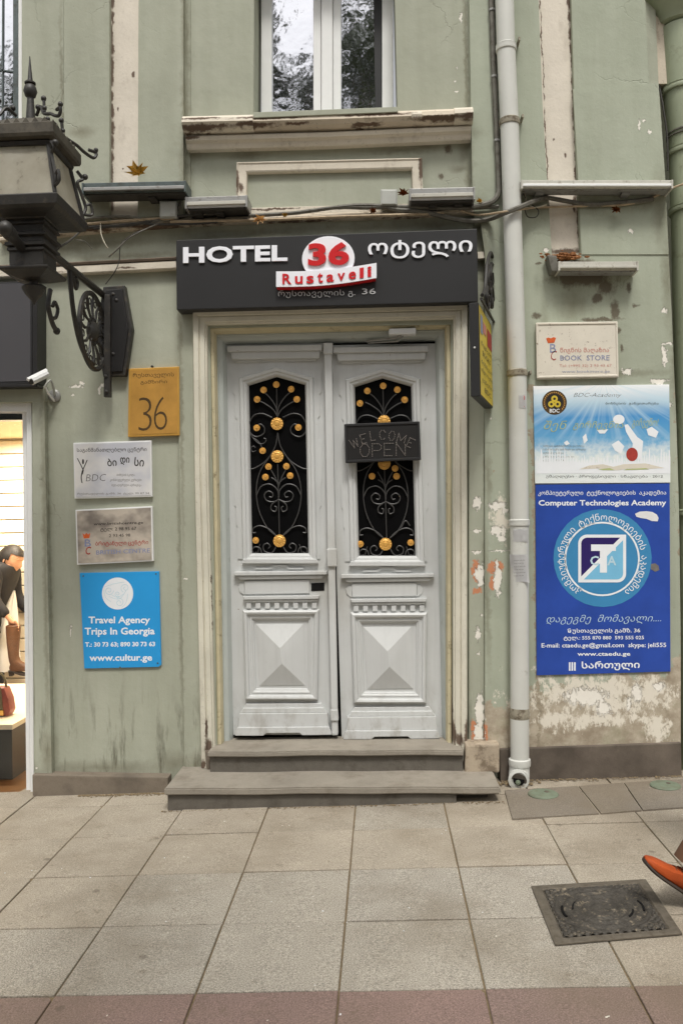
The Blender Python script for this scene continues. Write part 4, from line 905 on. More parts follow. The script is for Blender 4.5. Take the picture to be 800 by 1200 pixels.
# sky coloured academy poster
dq = D6 + .012
def skyposter():
    t = NT('sky_poster_print'); zz = t.n('ShaderNodeSeparateXYZ', {0: t.geo}).outputs[2]; xx = t.n('ShaderNodeSeparateXYZ', {0: t.geo}).outputs[0]
    z1, z0 = P(700, 452).z, P(700, 565).z; x0 = P(705, 500).x
    v = t.ramp(zz, z0, z1)
    rc = t.n('ShaderNodeValToRGB', {0: v}).outputs[0]; cr_ = rc.node.color_ramp
    for e, (p, c) in zip([cr_.elements[0], cr_.elements[1]] + [cr_.elements.new(.5) for _ in range(4)], [(0, (226, 232, 230)), (1, (206, 220, 228)), (.22, (216, 228, 230)), (.40, (104, 168, 210)), (.66, (72, 146, 204)), (.80, (176, 204, 222))]):
        e.position = p; e.color = (*lin(c), 1)
    # printed rays fanning out of the top centre, soft clouds at the foot
    ang = t.math('ARCTAN2', t.math('SUBTRACT', xx, x0), t.math('SUBTRACT', z1 + .02, zz))
    rays = t.ramp(t.n('ShaderNodeTexNoise', {'Vector': t.n('ShaderNodeCombineXYZ', {0: ang}).outputs[0], 'Scale': 7.0, 'Detail': 3}).outputs[0], .45, .62, 0, .45)
    col = t.mix(t.math('MULTIPLY', rays, t.ramp(v, .3, .6)), rc, lin((196, 222, 236)))
    cl = t.math('MULTIPLY', t.ramp(t.noise(22, 5, .6)[0], .42, .6), t.ramp(v, .48, .22))
    col = t.mix(cl, col, lin((228, 234, 232)))
    col = t.mix(t.ramp(t.noise(40, 4, .7)[0], .70, .76, 0, .6), col, lin((196, 190, 176)))
    return t.finish(col, .45, 0, .35)
M['sky_poster'] = skyposter()
b = B(); pq(b, [(624.5, 452.5), (783.5, 450.5), (785, 565.5), (626.5, 566.5)], D6 - .005, dq, .001)
o = obj('sky_poster', b, 'sky_poster'); tag(o, 'sky blue academy poster with open book and round black emblem on the right pier', 'poster')
dd = dq + .0006
def ep(b, *a, off=0.0): b.faces.new([b.verts.new(v2(p, dd + off)) for p in ell(*a, dd + off, 32)])
def poly(b, pts, off=0.0): b.faces.new([b.verts.new(v2(p, dd + off)) for p in q(pts, dd + off)])
part('emblem_disc', lambda b: ep(b, 649.2, 471.7, 14.2, 14.2), 'brass_print', o)
part('emblem_ring', lambda b: [poly(b, [(649.2 + r * math.cos(R(a)), 471.7 + r * math.sin(R(a))) for r, a in ((12.6, k * 12), (12.6, k * 12 + 6), (11.2, k * 12 + 6), (11.2, k * 12))], .0004) for k in range(30) if not 3 < k < 12], 'brass', o)
part('emblem_field', lambda b: ep(b, 649.2, 471.2, 9.6, 9.6, off=.0006), 'led_board', o)
def trefoil(b):
    for a in (90, 210, 330):
        cx_, cy_ = 649.2 + 4.2 * math.cos(R(a)), 471.5 - 4.2 * math.sin(R(a))
        pts = [(cx_ + 3.9 * math.cos(R(t_)), cy_ - 3.9 * math.sin(R(t_))) for t_ in range(0, 360, 30)]; inn = [(cx_ + 1.6 * math.cos(R(t_)), cy_ - 1.6 * math.sin(R(t_))) for t_ in range(0, 360, 30)]
        for i in range(12): poly(b, [pts[i], pts[(i + 1) % 12], inn[(i + 1) % 12], inn[i]], .001 + a * 1e-6)
part('emblem_knot', trefoil, 'yellow_board', o)
part('emblem_letters', lambda b: L(b, 'BDC', 643.5, 479, 655, 483.5, dd + .0012, 0, 0, bold=.02), 'white_print', o)
part('lettering', lambda b: (L(b, 'BDC-Academy', 671.5, 460.5, 727.5, 466.5, dd, 0, 0, bold=-.02, shear=.35), L(b, 'ბიზნესის  განვითარება', 709, 471.3, 771, 474.8, dd), L(b, 'უმაღლესი · პროფესიული · სწავლება · 2012', 639, 556.5, 776, 560.5, dd)), 'dark_print', o)
part('small_lettering', lambda b: [L(b, s, 636, y, 636 + w_, y + 2.8, dd) for s, y, w_ in (('ბიზნესის ადმინისტრირება და მართვა', 521.5, 48), ('საბანკო საქმე, ფინანსები და აღრიცხვა', 525.5, 50), ('იურისპრუდენცია', 529.7, 24), ('ჟურნალისტიკა, რეკლამა და სხვა', 534, 36), ('ტელ: 2 99 87 34', 538.5, 26), ('საკონტაქტო პირი', 547.5, 30))], 'grey_print', o)
M['olive_print'] = simple('olive_print', (176, 186, 128), .5, .1)
part('slogan', lambda b: (L(b, 'შენ', 637, 493, 664, 506, dd + .0008, 0, 0, shear=.3, bold=-.006), L(b, 'გირჩევნია', 671, 493.5, 730, 504, dd + .0008, 0, 0, shear=.3, bold=-.006), L(b, 'გიჩვენო!', 740, 490, 771, 502, dd + .0008, 0, 0, shear=.3, bold=-.006)), 'olive_print', o)
def whites(b):
    ep(b, 724.5, 491.5, 6.5, 5.5, off=.0003)
    for pts in ([(731, 498), (735, 497), (746, 512), (753, 517), (751, 538), (738, 536), (741, 520), (733, 506)], [(716, 521), (724, 516), (731, 523), (727, 532), (720, 528)], [(757, 503), (763, 500), (771, 506), (768, 513), (759, 510)], [(682, 512), (686, 508), (688, 516), (684, 520)], [(660, 519), (664, 516), (667, 520), (663, 522)], [(699, 504), (712, 503), (708, 508), (702, 508)]):
        poly(b, pts, .0004)
WHITE_POLYS = []
_poly, _ep = poly, ep
def poly(b, pts, off=0.0): WHITE_POLYS.append((_poly, (pts, off)))
def ep(b, *a, off=0.0): WHITE_POLYS.append((_ep, (*a,)))
whites(None); poly, ep = _poly, _ep
for f_, a_ in WHITE_POLYS: part('printed_shape', (lambda b: _poly(b, *a_)) if f_ is _poly else (lambda b: _ep(b, *a_, off=.0003)), 'white_print', o)
def crowd(b):
    rnd = random.Random(4); x = 627.5; top_ = []
    while x < 782:
        hgt = (9 if 660 < x < 735 else 17) * rnd.uniform(.35, 1.1); wd = rnd.uniform(2.2, 4.2); y0 = 543 + rnd.uniform(-1, 1)
        top_ += [(x, y0), (x + wd * .2, y0 - hgt * .55), (x + wd * .35, y0 - hgt), (x + wd * .6, y0 - hgt * .9), (x + wd * .75, y0 - hgt * .4)]; x += wd
    for i in range(len(top_) - 1):
        a, c_ = top_[i], top_[i + 1]; poly(b, [a, c_, (c_[0], 555), (a[0], 555)], .0003)
part('printed_crowd', crowd, 'white_print', o)['kind'] = 'stuff'
part('printed_medallion', lambda b: ep(b, 740, 532.5, 6.6, 7.8, off=.001), 'red_print2', o)
part('printed_book', lambda b: (poly(b, [(678, 550), (690, 545.5), (706, 544), (718, 547), (730, 544), (756, 543), (778, 548.5), (758, 549.5), (736, 549), (724, 551), (714, 551), (700, 549)], .0008)), 'enamel', o)
part('printed_book_edge', lambda b: (poly(b, [(700, 550), (714, 548.5), (720, 551), (706, 551)], .0012), poly(b, [(734, 549.5), (756, 548.5), (760, 550), (730, 551)], .0012)), 'olive_print', o)

# dark blue poster
dq = D6 + .010
b = B(); pq(b, [(627, 568), (784, 566.5), (785, 787), (628.5, 791.5)], D6 - .005, dq, .001)
o = obj('blue_poster', b, 'navy'); tag(o, 'large dark blue computer academy poster with a round emblem on the right pier', 'poster')
dd = dq + .0006
part('emblem_disc', lambda b: ep(b, 705.3, 654, 56, 56.5), 'teal', o)
part('ring_lettering', lambda b: arc_letters(b, 'კომპიუტერული ტექნოლოგიების აკადემია', 705.3, 655, 44.5, -146, 148, 7.6, dd + .0008), 'white_print', o)
def annulus(b, cx_, cy_, r0, r1, off):
    a, c = ell(cx_, cy_, r0, r0, dd + off, 48), ell(cx_, cy_, r1, r1, dd + off, 48)
    va = [b.verts.new(v2(p, dd + off)) for p in a]; vc = [b.verts.new(v2(p, dd + off)) for p in c]
    for i in range(48): b.faces.new((va[i], va[(i + 1) % 48], vc[(i + 1) % 48], vc[i]))
part('emblem_ring', lambda b: annulus(b, 704.8, 655, 41, 43, .0008), 'white_print', o)
def rsq(cx_, cy_, hw, r, skip=()):
    out = []
    for k, (sx, sy) in enumerate(((1, 1), (-1, 1), (-1, -1), (1, -1))):
        rr = .6 if k in skip else r
        for i in range(7):
            a = R(90 * k + 15 * i); out.append((cx_ + sx * (hw - rr) + rr * math.cos(a), cy_ + sy * (hw - rr) + rr * math.sin(a)))
    return out
cxs, cys = 705, 654.5
part('badge', lambda b: poly(b, rsq(cxs, cys, 28, 10, (1, 3)), .0010), 'white_print', o)
part('badge_light_half', lambda b: poly(b, rsq(cxs, cys, 24.5, 7)[:7] + [(cxs - 23.5, cys + 24.5), (cxs + 24.5, cys - 23.5)], .0014), 'sky_blue', o)
part('badge_dark_half', lambda b: poly(b, rsq(cxs, cys, 24.5, 7)[14:21] + [(cxs + 23.5, cys - 24.5), (cxs - 24.5, cys + 23.5)], .0015), 'navy_dark', o)
part('badge_slash', lambda b: poly(b, [(679.5, 676.5), (728, 628), (731.5, 631), (682.5, 680)], .0018), 'white_print', o)
part('badge_letter', lambda b: (L(b, 'T', 692, 638, 721, 671, dd + .0022, 0, 0, bold=.045)), 'white_print', o)
part('badge_letters', lambda b: (L(b, 'C', 691, 651.5, 701, 662.5, dd + .0024, 0, 0, bold=.02), L(b, 'A', 711, 651.5, 721.5, 662.5, dd + .0024, 0, 0, bold=.02)), 'pale_blue_print', o)
part('lettering', lambda b: (L(b, 'კომპიუტერული  ტექნოლოგიების  აკადემია', 630, 575, 780, 581.5, dd, 0, -.003, bold=.008), L(b, 'Computer Technologies Academy', 630.5, 586, 780, 594.5, dd, 0, -.002, bold=.03)), 'white_print', o)
part('slogan', lambda b: L(b, 'დაგეგმე  მომავალი....', 640, 721, 774, 732, dd, 0, -.01, bold=-.01, shear=.3), 'pale_blue_print', o)
part('small_lettering', lambda b: (L(b, 'რუსთაველის გამზ. 36', 664, 736.5, 749.5, 743, dd, 0, -.005, bold=.012), L(b, 'ტელ.: 555 870 880  593 555 025', 660, 745.5, 754, 751, dd, 0, -.005, bold=.012), L(b, 'E-mail: ctaedu.ge@gmail.com  skype: jeli555', 634, 753.5, 780, 760.5, dd, 0, -.004, bold=.014),
     L(b, 'www.ctaedu.ge', 676, 764, 738, 770, dd, 0, -.003, bold=.02), L(b, 'III', 666, 776, 674, 786, dd, 0, 0, bold=.03), L(b, 'სართული', 681, 775, 749, 786, dd, 0, -.01, bold=.02)), 'white_print', o)
def torn(b):
    poly(b, [(743.5, 602), (749, 599.5), (757, 599), (764, 600), (769, 603), (771, 607), (770, 611), (763, 610.5), (757, 608), (750, 607), (745, 605.5)], .0005)
part('torn_patch', torn, 'paper', o)
part('rust_mark', lambda b: (poly(b, [(762, 661), (767, 660), (771, 663), (772, 668), (767, 670), (762, 667)], .0005)), 'grey_print', o)

# black LED board
b = B(); pq(b, [(403.5, 496.8), (491, 493.6), (492.8, 538.8), (405.3, 542.6)], DL + .035, DL + .075, .004)
o = obj('welcome_board', b, 'led_board'); tag(o, 'black rectangular LED board reading welcome open on the right door leaf', 'sign')
part('board_rim', lambda b: sweep(b, q([(407.5, 539.2), (490, 535.8), (488.6, 497), (406.2, 500)], DL + .075), [(0, DL + .075), (-.003, DL + .081), (-.014, DL + .081), (-.016, DL + .07)], True), 'black_sign', o)
LET = {'W': [[(0, 1), (.25, 0), (.5, .8), (.75, 0), (1, 1)]], 'E': [[(1, 1), (0, 1), (0, 0), (1, 0)], [(0, .5), (.8, .5)]], 'L': [[(0, 1), (0, 0), (1, 0)]], 'C': [[(1, .8), (.7, 1), (.3, 1), (0, .7), (0, .3), (.3, 0), (.7, 0), (1, .2)]],
       'O': [[(.3, 1), (.7, 1), (1, .7), (1, .3), (.7, 0), (.3, 0), (0, .3), (0, .7), (.3, 1)]], 'M': [[(0, 0), (0, 1), (.5, .3), (1, 1), (1, 0)]], 'P': [[(0, 0), (0, 1), (.7, 1), (1, .85), (1, .6), (.7, .45), (0, .45)]], 'N': [[(0, 0), (0, 1), (1, 0), (1, 1)]]}
def dots(b, ch, f, step):
    for st_ in LET[ch]:
        pts = [f(*p) for p in st_]
        for i in range(len(pts) - 1):
            a, c = Vector(pts[i]), Vector(pts[i + 1]); n = max(1, round((c - a).length / step))
            for k in range(n): p = a.lerp(c, k / n); lathe(b, P(p.x, p.y, DL + .077), [(.0031, 0), (.0028, .005)], 5, 'Y')
def welcome(b):
    for i, ch in enumerate('WELCOME'):
        u = i / 6; x = 410.5 + 66 * u; y = 517.5 - 10.5 * math.sin(math.pi * (u * .94 + .03)); a = R(-24 + 48 * u); wd = 9 if ch in 'WM' else 6.5
        def f(lx, ly, x=x + 4.5, y=y + 2.5, a=a, wd=wd): lx = (lx - .5) * wd; ly = (ly - .5) * 10.5; return (x + lx * math.cos(a) + ly * math.sin(a), y + lx * math.sin(a) - ly * math.cos(a))
        b = B(); dots(b, ch, f, 1.75); obj('led_letter', b, 'led_dot', o)
part('led_lettering', welcome, 'led_dot', o)
def opn(b):
    for i, ch in enumerate('OPEN'):
        x = 422 + 14 * i
        b = B(); dots(b, ch, lambda lx, ly: (x + lx * 10.5, 535 - ly * 14.5 - i * .5), 1.75); obj('led_letter', b, 'led_dot', o)
part('led_lettering', opn, 'led_dot', o)

# door closer
t_ = thing('door_closer', P(470, 392, -.05), 'white door closer with a thin folding arm on the frame above the right leaf', 'door closer')
b = B(); pq(b, [(455.5, 385), (487.3, 384), (487.3, 390.8), (455.5, 391.8)], -.08, -.0, .006); obj('body', b, 'pvc', t_)
b = B(); tube(b, [P(470, 393, -.03), P(462, 396.5, -.05), P(429, 400, -.10)], .006, 6); obj('arm', b, 'alu', t_); b = B(); tube(b, [P(472, 394, -.03), P(466, 400, -.07), P(431, 402, -.10)], .005, 6); obj('arm', b, 'alu', t_)

# black shop light box, left edge
b = B(); pq(b, [(-240, 336), (38, 329.5), (38, 449.5), (-240, 455)], .02, .14, .003)
o = obj('shop_sign', b, 'black_sign'); tag(o, 'blank dark grey light box above the lit shop window at the left edge', 'sign')
part('sign_edge', lambda b: pq(b, [(38.4, 329), (44, 329), (44, 449), (38.4, 449.8)], .0, .143, .002), 'led_board', o)
part('sign_edge', lambda b: pq(b, [(-240, 449.9), (44, 449.9), (44, 453), (-240, 458)], .0, .143, .002), 'led_board', o)
M['shop_panel'] = simple('dark_grey_light_box_face', (74, 73, 76), .35, .05, 3, spec=.5)
part('sign_face', lambda b: pq(b, [(-238, 338), (36, 331.5), (36, 446.5), (-238, 452)], .138, .143), 'shop_panel', o)
# ================================================================== pipes
def pipe_sections(parent, pts, d, r, mat, ringmat, n=20):
    for i in range(len(pts) - 1):
        b = B(); tube(b, [P(*pts[i], d), P(*pts[i + 1], d)], r, n); obj('pipe_section', b, mat, parent, smooth=True)
    for i in range(1, len(pts) - 1):
        c = P(*pts[i], d); b = B(); lathe(b, c, [(r * .98, -.022), (r * 1.10, -.02), (r * 1.13, -.008), (r * 1.10, .004), (r * 1.13, .012), (r * .98, .02)], n); obj('joint_band', b, mat if i in (1, 4) else ringmat, parent, smooth=True)
pd, prr = .128, .0555
dp = thing('downpipe', P(608.5, 915, pd), 'pale grey downpipe with paper notes running down between the doors and the posters', 'downpipe')
pipe_sections(dp, [(587, -120), (592.5, 56), (596.5, 143), (605.5, 437), (608.2, 612), (608.5, 893)], pd, prr, 'pipe', 'pipe_ring')
b = B(); c = P(608.4, 836, pd); lathe(b, c, [(prr, -.03), (prr * 1.04, -.02), (prr * 1.05, 0), (prr * 1.02, .03), (prr, .035)], 20); obj('repair_band', b, 'pipe_ring', dp, smooth=True)
b = B(); lathe(b, P(608.4, 893, pd), [(prr, -.022), (prr * 1.16, -.02), (prr * 1.2, .0), (prr * 1.16, .018), (prr, .024)], 20); obj('joint_band', b, 'pipe', dp, smooth=True)
b = B(); o3 = [P(608.4, 893, pd), P(608, 902, pd), P(607.8, 908, pd + .012), P(607.6, 912, pd + .04), P(607.5, 914, pd + .07)]
tube(b, o3, [prr * 1.08, prr * 1.1, prr * 1.12, prr * 1.1, prr * 1.08], 20); obj('elbow', b, 'pipe', dp, smooth=True)
b = B(); tube(b, [P(607.5, 914, pd + .069), P(607.4, 914.5, pd + .0725)], prr * .84, 20); obj('mouth', b, 'riser', dp)
b = B(); tube(b, [P(607.4, 914, pd + .072), P(607.3, 914.3, pd + .076)], prr * .6, 16); obj('mouth', b, 'void', dp)
b = B(); lathe(b, P(606.5, 917, pd + .077), [(.016, 0), (.014, .008), (.001, .012)], 8, 'Y'); obj('pebble', b, 'cap_green', dp)
b = B()
for i in range(24):
    a0, a1 = 2 * math.pi * i / 24, 2 * math.pi * (i + 1) / 24; c = P(607.4, 914, pd + .074)
    q4 = [c + Vector((math.cos(a) * r_, -dd_, math.sin(a) * r_)) for a, r_, dd_ in ((a0, prr * .8, .006), (a1, prr * .8, .006), (a1, prr * 1.12, 0), (a0, prr * 1.12, 0))]
    b.faces.new([b.verts.new(p) for p in q4])
bmesh.ops.remove_doubles(b, verts=b.verts, dist=1e-5); obj('mouth_rim', b, 'pipe', dp)
for y_ in (60, 148, 441):
    for sx in (1,):
        c = P(608 - (912 - y_) * .0 , y_, pd); px_ = {60: 592.7, 148: 596.7, 441: 605.6}[y_]; b = B(); p = P(px_, y_, 0)
        x_ = p.x + sx * (prr + .004); box3(b, (x_ - .006, -pd - .004, p.z - .010), (x_ + .006, -.05, p.z + .012), .002); obj('clamp', b, 'pipe_ring', dp)
def wrap(name, x0, y0, x1, y1, mat, label, cat, curl=0.0, tilt=0.0, group=None):
    b = B(); n = 8; c = P((x0 + x1) / 2, (y0 + y1) / 2, pd); cx_ = P(608.4 if y0 > 500 else 606, y0, pd).x
    z0, z1 = P(x0, y1, pd + prr).z, P(x0, y0, pd + prr).z; xa, xb = P(x0, y0, pd + prr).x, P(x1, y0, pd + prr).x; rows = []
    for j in range(5):
        v = j / 4; row = []
        for i in range(n + 1):
            u = i / n; x = xa + (xb - xa) * u + tilt * (v - .5); s = max(-.985, min(.985, (x - cx_) / (prr + .002))); lift = curl * max(0, u - .7) * (1 - v) * .6
            row.append(b.verts.new((x, -pd - (prr + .002) * math.sqrt(1 - s * s) - lift, z0 + (z1 - z0) * v - lift * .3)))
        rows.append(row)
    for j in range(4):
        for i in range(n): b.faces.new((rows[j][i], rows[j][i + 1], rows[j + 1][i + 1], rows[j + 1][i]))
    bmesh.ops.solidify(b, geom=b.faces[:], thickness=.0008)
    o = obj(name, b, mat); tag(o, label, cat, group); return o
wrap('paper_note', 601.5, 620, 618, 635, 'paper', 'small blank pale note stuck on the downpipe, the upper of two', 'note')
nt_ = wrap('paper_note', 598.5, 650, 618.5, 682, 'paper', 'larger printed paper note with a lifting corner stuck on the downpipe', 'note', .12, -.006)
CUR.append(('printed_line', 'grey_print', nt_))
for k in range(6): L(None, 'იყიდება ბინა 599 123'[:18 - k % 3], 601.5, 656 + k * 3.6, 615 - k % 2 * 2, 657.8 + k * 3.6, pd + prr + .0022, 0, -.02)
CUR.pop()
st1 = wrap('pipe_sticker', 607.5, 463, 616, 478, 'paper', 'small red and white sticker on the downpipe beside the yellow sign', 'sticker')
b = B(); c = P(612, 466, pd + prr); box3(b, (c.x - .019, -pd - prr + .006, c.z - .012), (c.x + .012, -pd - prr + .010, c.z + .012)); obj('red_band', b, 'red_letter', st1)
b = B(); c = P(612, 476.5, pd + prr); box3(b, (c.x - .019, -pd - prr + .006, c.z - .002), (c.x + .012, -pd - prr + .010, c.z + .003)); obj('red_band', b, 'red_letter', st1)

gp = thing('downpipe', P(820, 900, -.06), 'wide green painted downpipe with a collar at the right edge of the photo', 'downpipe')
pipe_sections(gp, [(795, 34), (800, 106), (806.5, 178), (809, 246), (817, 600), (820, 940)], -.06, .118, 'green_pipe', 'green_pipe')
b = B(); c = P(793, 30, -.06); lathe(b, c, [(.09, -.02), (.125, .0), (.135, .03), (.19, .10), (.22, .13), (.22, .30), (.1, .32)], 24); obj('hopper', b, 'green_pipe', gp, smooth=True)
for y_ in (157, 161): b = B(); lathe(b, P(805, y_, -.06), [(.118, -.006), (.126, -.004), (.126, .004), (.118, .006)], 20); obj('wire_tie', b, 'cable_grey', gp)
# dark conduit beside the pale pipe
cd = thing('conduit', P(583, 232, .09), 'thin dark conduit with clips descending left of the pale downpipe', 'conduit')
pts = [P(574.5, -80, .08), P(575.5, 0, .08), P(578.5, 90, .08), P(582, 165, .08), P(584, 215, .085), P(583, 228, .09), P(577, 236, .095), P(566, 240, .1), P(552, 243, .1)]
b = B(); tube(b, smoothpts(pts, 6), .0165, 8); obj('tube', b, 'cable_grey', cd, smooth=True)
for y_, x_ in ((12, 576), (90, 578.5), (165, 582)):
    b = B(); lathe(b, P(x_, y_, .08), [(.016, -.008), (.021, -.006), (.021, .006), (.016, .008)], 8); obj('clip', b, 'alu', cd)

# ================================================================== cables and light fittings
def cable(pts, r, mat, label, d0=.08, group='cables along the facade'):
    vv = [P(p[0], p[1], p[2] if len(p) > 2 else d0) for p in pts]
    b = B(); tube(b, smoothpts(vv, 6), r, 6); o = obj('cable', b, mat, smooth=True); tag(o, label, 'cable', group)
cable([(396, 243), (420, 241), (448, 242), (465, 246), (495, 248), (520, 254), (548, 259), (572, 257), (590, 250, .19), (608, 243, .2), (625, 236, .14), (640, 232), (665, 236), (690, 240), (720, 238), (745, 236), (765, 233)], .0145, 'cable_grey', 'thick grey cable sagging under the right light fitting and across the pale downpipe')
cable([(292, 253), (340, 250), (365, 247), (396, 243), (430, 243.5), (470, 242.5), (520, 244), (558, 243.5), (584, 242)], .012, 'cable_grey', 'grey cable running straight behind the junction box above the hotel sign')
cable([(200, 260), (260, 259), (330, 257), (400, 254), (470, 252), (520, 250)], .010, 'cable_tan', 'tan cable lying along the string course above the hotel sign')
cable([(0, 276), (60, 268), (110, 262), (160, 258), (205, 256)], .010, 'cable_tan', 'tan cable lying on the string course behind the street lamp')
cable([(60, 272), (110, 266), (150, 264), (188, 257), (215, 253), (260, 250)], .009, 'rubber', 'black cable bundled over the string course left of the hotel sign')
cable([(70, 264), (105, 256), (150, 254), (180, 259), (205, 250), (212, 236)], .008, 'cable_grey', 'grey cable looping up to the small junction box left of the sign')
cable([(110, 268), (160, 262), (186, 263), (230, 262), (290, 257)], .007, 'rubber', 'thin black cable trailing right from the lamp over the string course')
cable([(540, 247), (560, 252), (585, 249, .19), (605, 246, .2), (630, 243), (665, 242), (700, 241), (730, 240), (760, 233), (788, 220), (812, 212, .1)], .0065, 'cable_tan', 'thin tan cable crossing the pale downpipe and rising to the right edge')
cable([(612, 225, .1), (618, 236, .1), (630, 246, .1), (628, 254, .1), (618, 254, .1), (614, 244, .1)], .0035, 'rubber', 'loose loop of thin black wire under the long white light bar', .1)
cable([(118, 262, .09), (119, 275, .1), (124, 287, .1), (127, 291, .09)], .004, 'cable_white', 'short pale wire hanging from the string course left of the sign')
cable([(186, 262, .09), (168, 270, .12), (150, 280, .12), (138, 292, .12), (128, 301, .09)], .0045, 'cable_grey', 'grey wire tail drooping below the string course')
cable([(172, 268, .09), (155, 275, .12), (142, 287, .12), (140, 305, .1), (135, 318, .1), (124, 333, .06)], .003, 'rubber', 'thin black wire dropping to the lamp wall plate')
cable([(87, 281, .05), (100, 283, .06), (108, 292, .05)], .003, 'cable_grey', 'faint grey wire curl on the wall right of the lamp')
cable([(64, 296, 1.0), (70, 290, .9), (82, 282, .6), (96, 270, .12), (103, 264, .09)], .006, 'rubber', 'black supply cable from the street lamp neck back to the wall')
cable([(762, -60, -.1), (764, 0, -.08), (768, 60, -.05), (772, 100, -.04), (777, 130, -.03), (781, 160, -.03), (782, 200, -.03)], .006, 'rubber', 'black cable dropping in the gap beside the wide green pipe')
cable([(614, 226, .1), (618, 238, .1), (626, 243, .1), (640, 240, .1)], .004, 'cable_white', 'short white wire tail at the left end of the long light bar')

def bar_light(x0, y0, x1, y1, slope, d0, d1, mats, label, feet, style, group='bar lights on the facade'):
    yb = lambda x, y: y + (x - x0) * slope
    t = thing('bar_light', P((x0 + x1) / 2, yb((x0 + x1) / 2, y1), d0), label, 'light fitting', group)
    h = y1 - y0
    def sl(name, ya, yc, da, dc, mat, ins=0, bev=.003):
        b = B(); pq(b, [(x0 + ins, yb(x0 + ins, ya)), (x1 - ins, yb(x1 - ins, ya)), (x1 - ins, yb(x1 - ins, yc)), (x0 + ins, yb(x0 + ins, yc))], da, dc, bev); return obj(name, b, mat, t)
    sl('housing', y0, y0 + h * .48, d0, d1, mats[0]); sl('lip', y0 + h * .34, y0 + h * .60, d0 + .02, d1 + .012, mats[1], .5)
    sl('lens', y0 + h * .60, y0 + h * .78, d0 + .01, d1 - .006, mats[2], 2); sl('lower_rail', y0 + h * .78, y1, d0 + .01, d1 - .022, mats[3], 1)
    for xx in (x0 - .2, x1 + .2 - 2):
        b = B(); pq(b, [(xx, yb(xx, y0 - .5)), (xx + 2.2, yb(xx, y0 - .5)), (xx + 2.2, yb(xx, y1 - h * .15)), (xx, yb(xx, y1 - h * .15))], d0, d1 + .014, .002); obj('end_cap', b, mats[0], t)
    for fx in feet:
        b = B(); pq(b, [(fx - 3, yb(fx, y1) - 2), (fx + 3, yb(fx, y1) - 2), (fx + 5, yb(fx, y1) + 5), (fx - 5, yb(fx, y1) + 5)], 0, d1 - .05, .003); obj('bracket', b, mats[3], t)
    return t
bar_light(96, 214.5, 217.5, 229.5, -.022, .06, .20, ('tray', 'alu', 'tray', 'rubber'), 'long dark slate light bar with a yellow leaf on top, left of the sign', (178,), 0)
bar_light(217, 231, 289.5, 247, -.03, .0, .17, ('alu', 'alu_white', 'lens', 'rubber'), 'short silver light bar above the left end of the hotel sign', (232, 257), 0)
bar_light(479.5, 221, 556, 238, -.025, .0, .17, ('alu', 'alu_white', 'lens', 'rubber'), 'short silver light bar above the right end of the hotel sign', (507, 537), 0)
bar_light(610.5, 211, 788, 222.5, 0.0, .06, .18, ('alu_white', 'pvc', 'alu_white', 'alu'), 'long whitish light bar right of the pale downpipe', (632, 733), 0)
bar_light(654, 306.5, 747.5, 319, -.002, .06, .17, ('alu_white', 'alu_white', 'alu_white', 'alu'), 'stained whitish light bar with rust below it on the right pier', (), 0)
def jbox(x0, y0, x1, y1, label, d0):
    b = B(); pq(b, [(x0, y0), (x1, y0), (x1, y1), (x0, y1)], d0, d0 + .07, .008); o = obj('junction_box', b, 'box'); tag(o, label, 'junction box')
    b = B(); pq(b, [(x0 + 1.5, y0 + 1.5), (x1 - 1.5, y0 + 1.5), (x1 - 1.5, y1 - 1.5), (x0 + 1.5, y1 - 1.5)], d0 + .068, d0 + .076, .003); obj('lid', b, 'box', o)
jbox(187, 235, 207, 255, 'small grey junction box under the right end of the dark light bar', .04)
jbox(445.5, 221.5, 465.5, 240.5, 'small grey junction box just left of the right silver light bar', .03)
b = B(); pq(b, [(641, 298), (652, 299), (655, 318), (646, 318)], .06, .16, .01); o = obj('rusty_bracket', b, 'cable_grey'); tag(o, 'rusty bracket at the left end of the stained light bar', 'bracket')
b = B()
for _ in range(90):
    x, y = random.gauss(660, 12), random.gauss(301, 2.2); c = P(x, y, random.uniform(.07, .15)); r_ = random.uniform(.004, .016)
    bmesh.ops.create_icosphere(b, subdivisions=1, radius=r_, matrix=Matrix.Translation(c) @ Matrix.Diagonal((1.6, 1, .6, 1)))
o = obj('dry_debris', b, 'leaf_brown'); tag(o, 'brown dry debris heaped on the stained light bar', 'debris'); o['kind'] = 'stuff'

def maple(c, size, mat, label, rot=0.0, cat='dry leaf'):
    b = B(); n = []
    for k, (a, r_) in enumerate([(90, 1), (72, .5), (52, .9), (32, .42), (12, .85), (-8, .35), (-35, .6), (-70, .25), (-90, .3), (-110, .25), (-145, .6), (-172, .35), (168, .85), (148, .42), (128, .9), (108, .5)]):
        a = R(a) + rot; n.append(b.verts.new(c + Vector((math.cos(a) * r_ * size, -abs(math.sin(a * 2.3)) * size * .45 - .01, math.sin(a) * r_ * size * .75))))
    cv = b.verts.new(c + Vector((0, .012, 0)))
    for i in range(16): b.faces.new((cv, n[i], n[(i + 1) % 16]))
    bmesh.ops.solidify(b, geom=b.faces[:], thickness=.0012)
    o = obj('dry_leaf', b, mat); tag(o, label, cat)
maple(P(163, 204, .13), .095, 'leaf_yellow', 'yellow brown plane leaf lying on the dark light bar', .25)
maple(P(305, 257, .12), .06, 'leaf_pale', 'pale curled leaf on the cables above the word HOTEL', 2.9)
maple(P(335, 253, .12), .028, 'leaf_yellow', 'tiny yellow leaf scrap on the cables right of the pale leaf', 1)
maple(P(438, 248, .13), .04, 'leaf_brown', 'brown curled leaf on the cables below the right junction box', 1.7)
maple(P(473, 228, .08), .05, 'leaf_brown', 'dark brown leaf wedged between junction box and right light bar', .6)
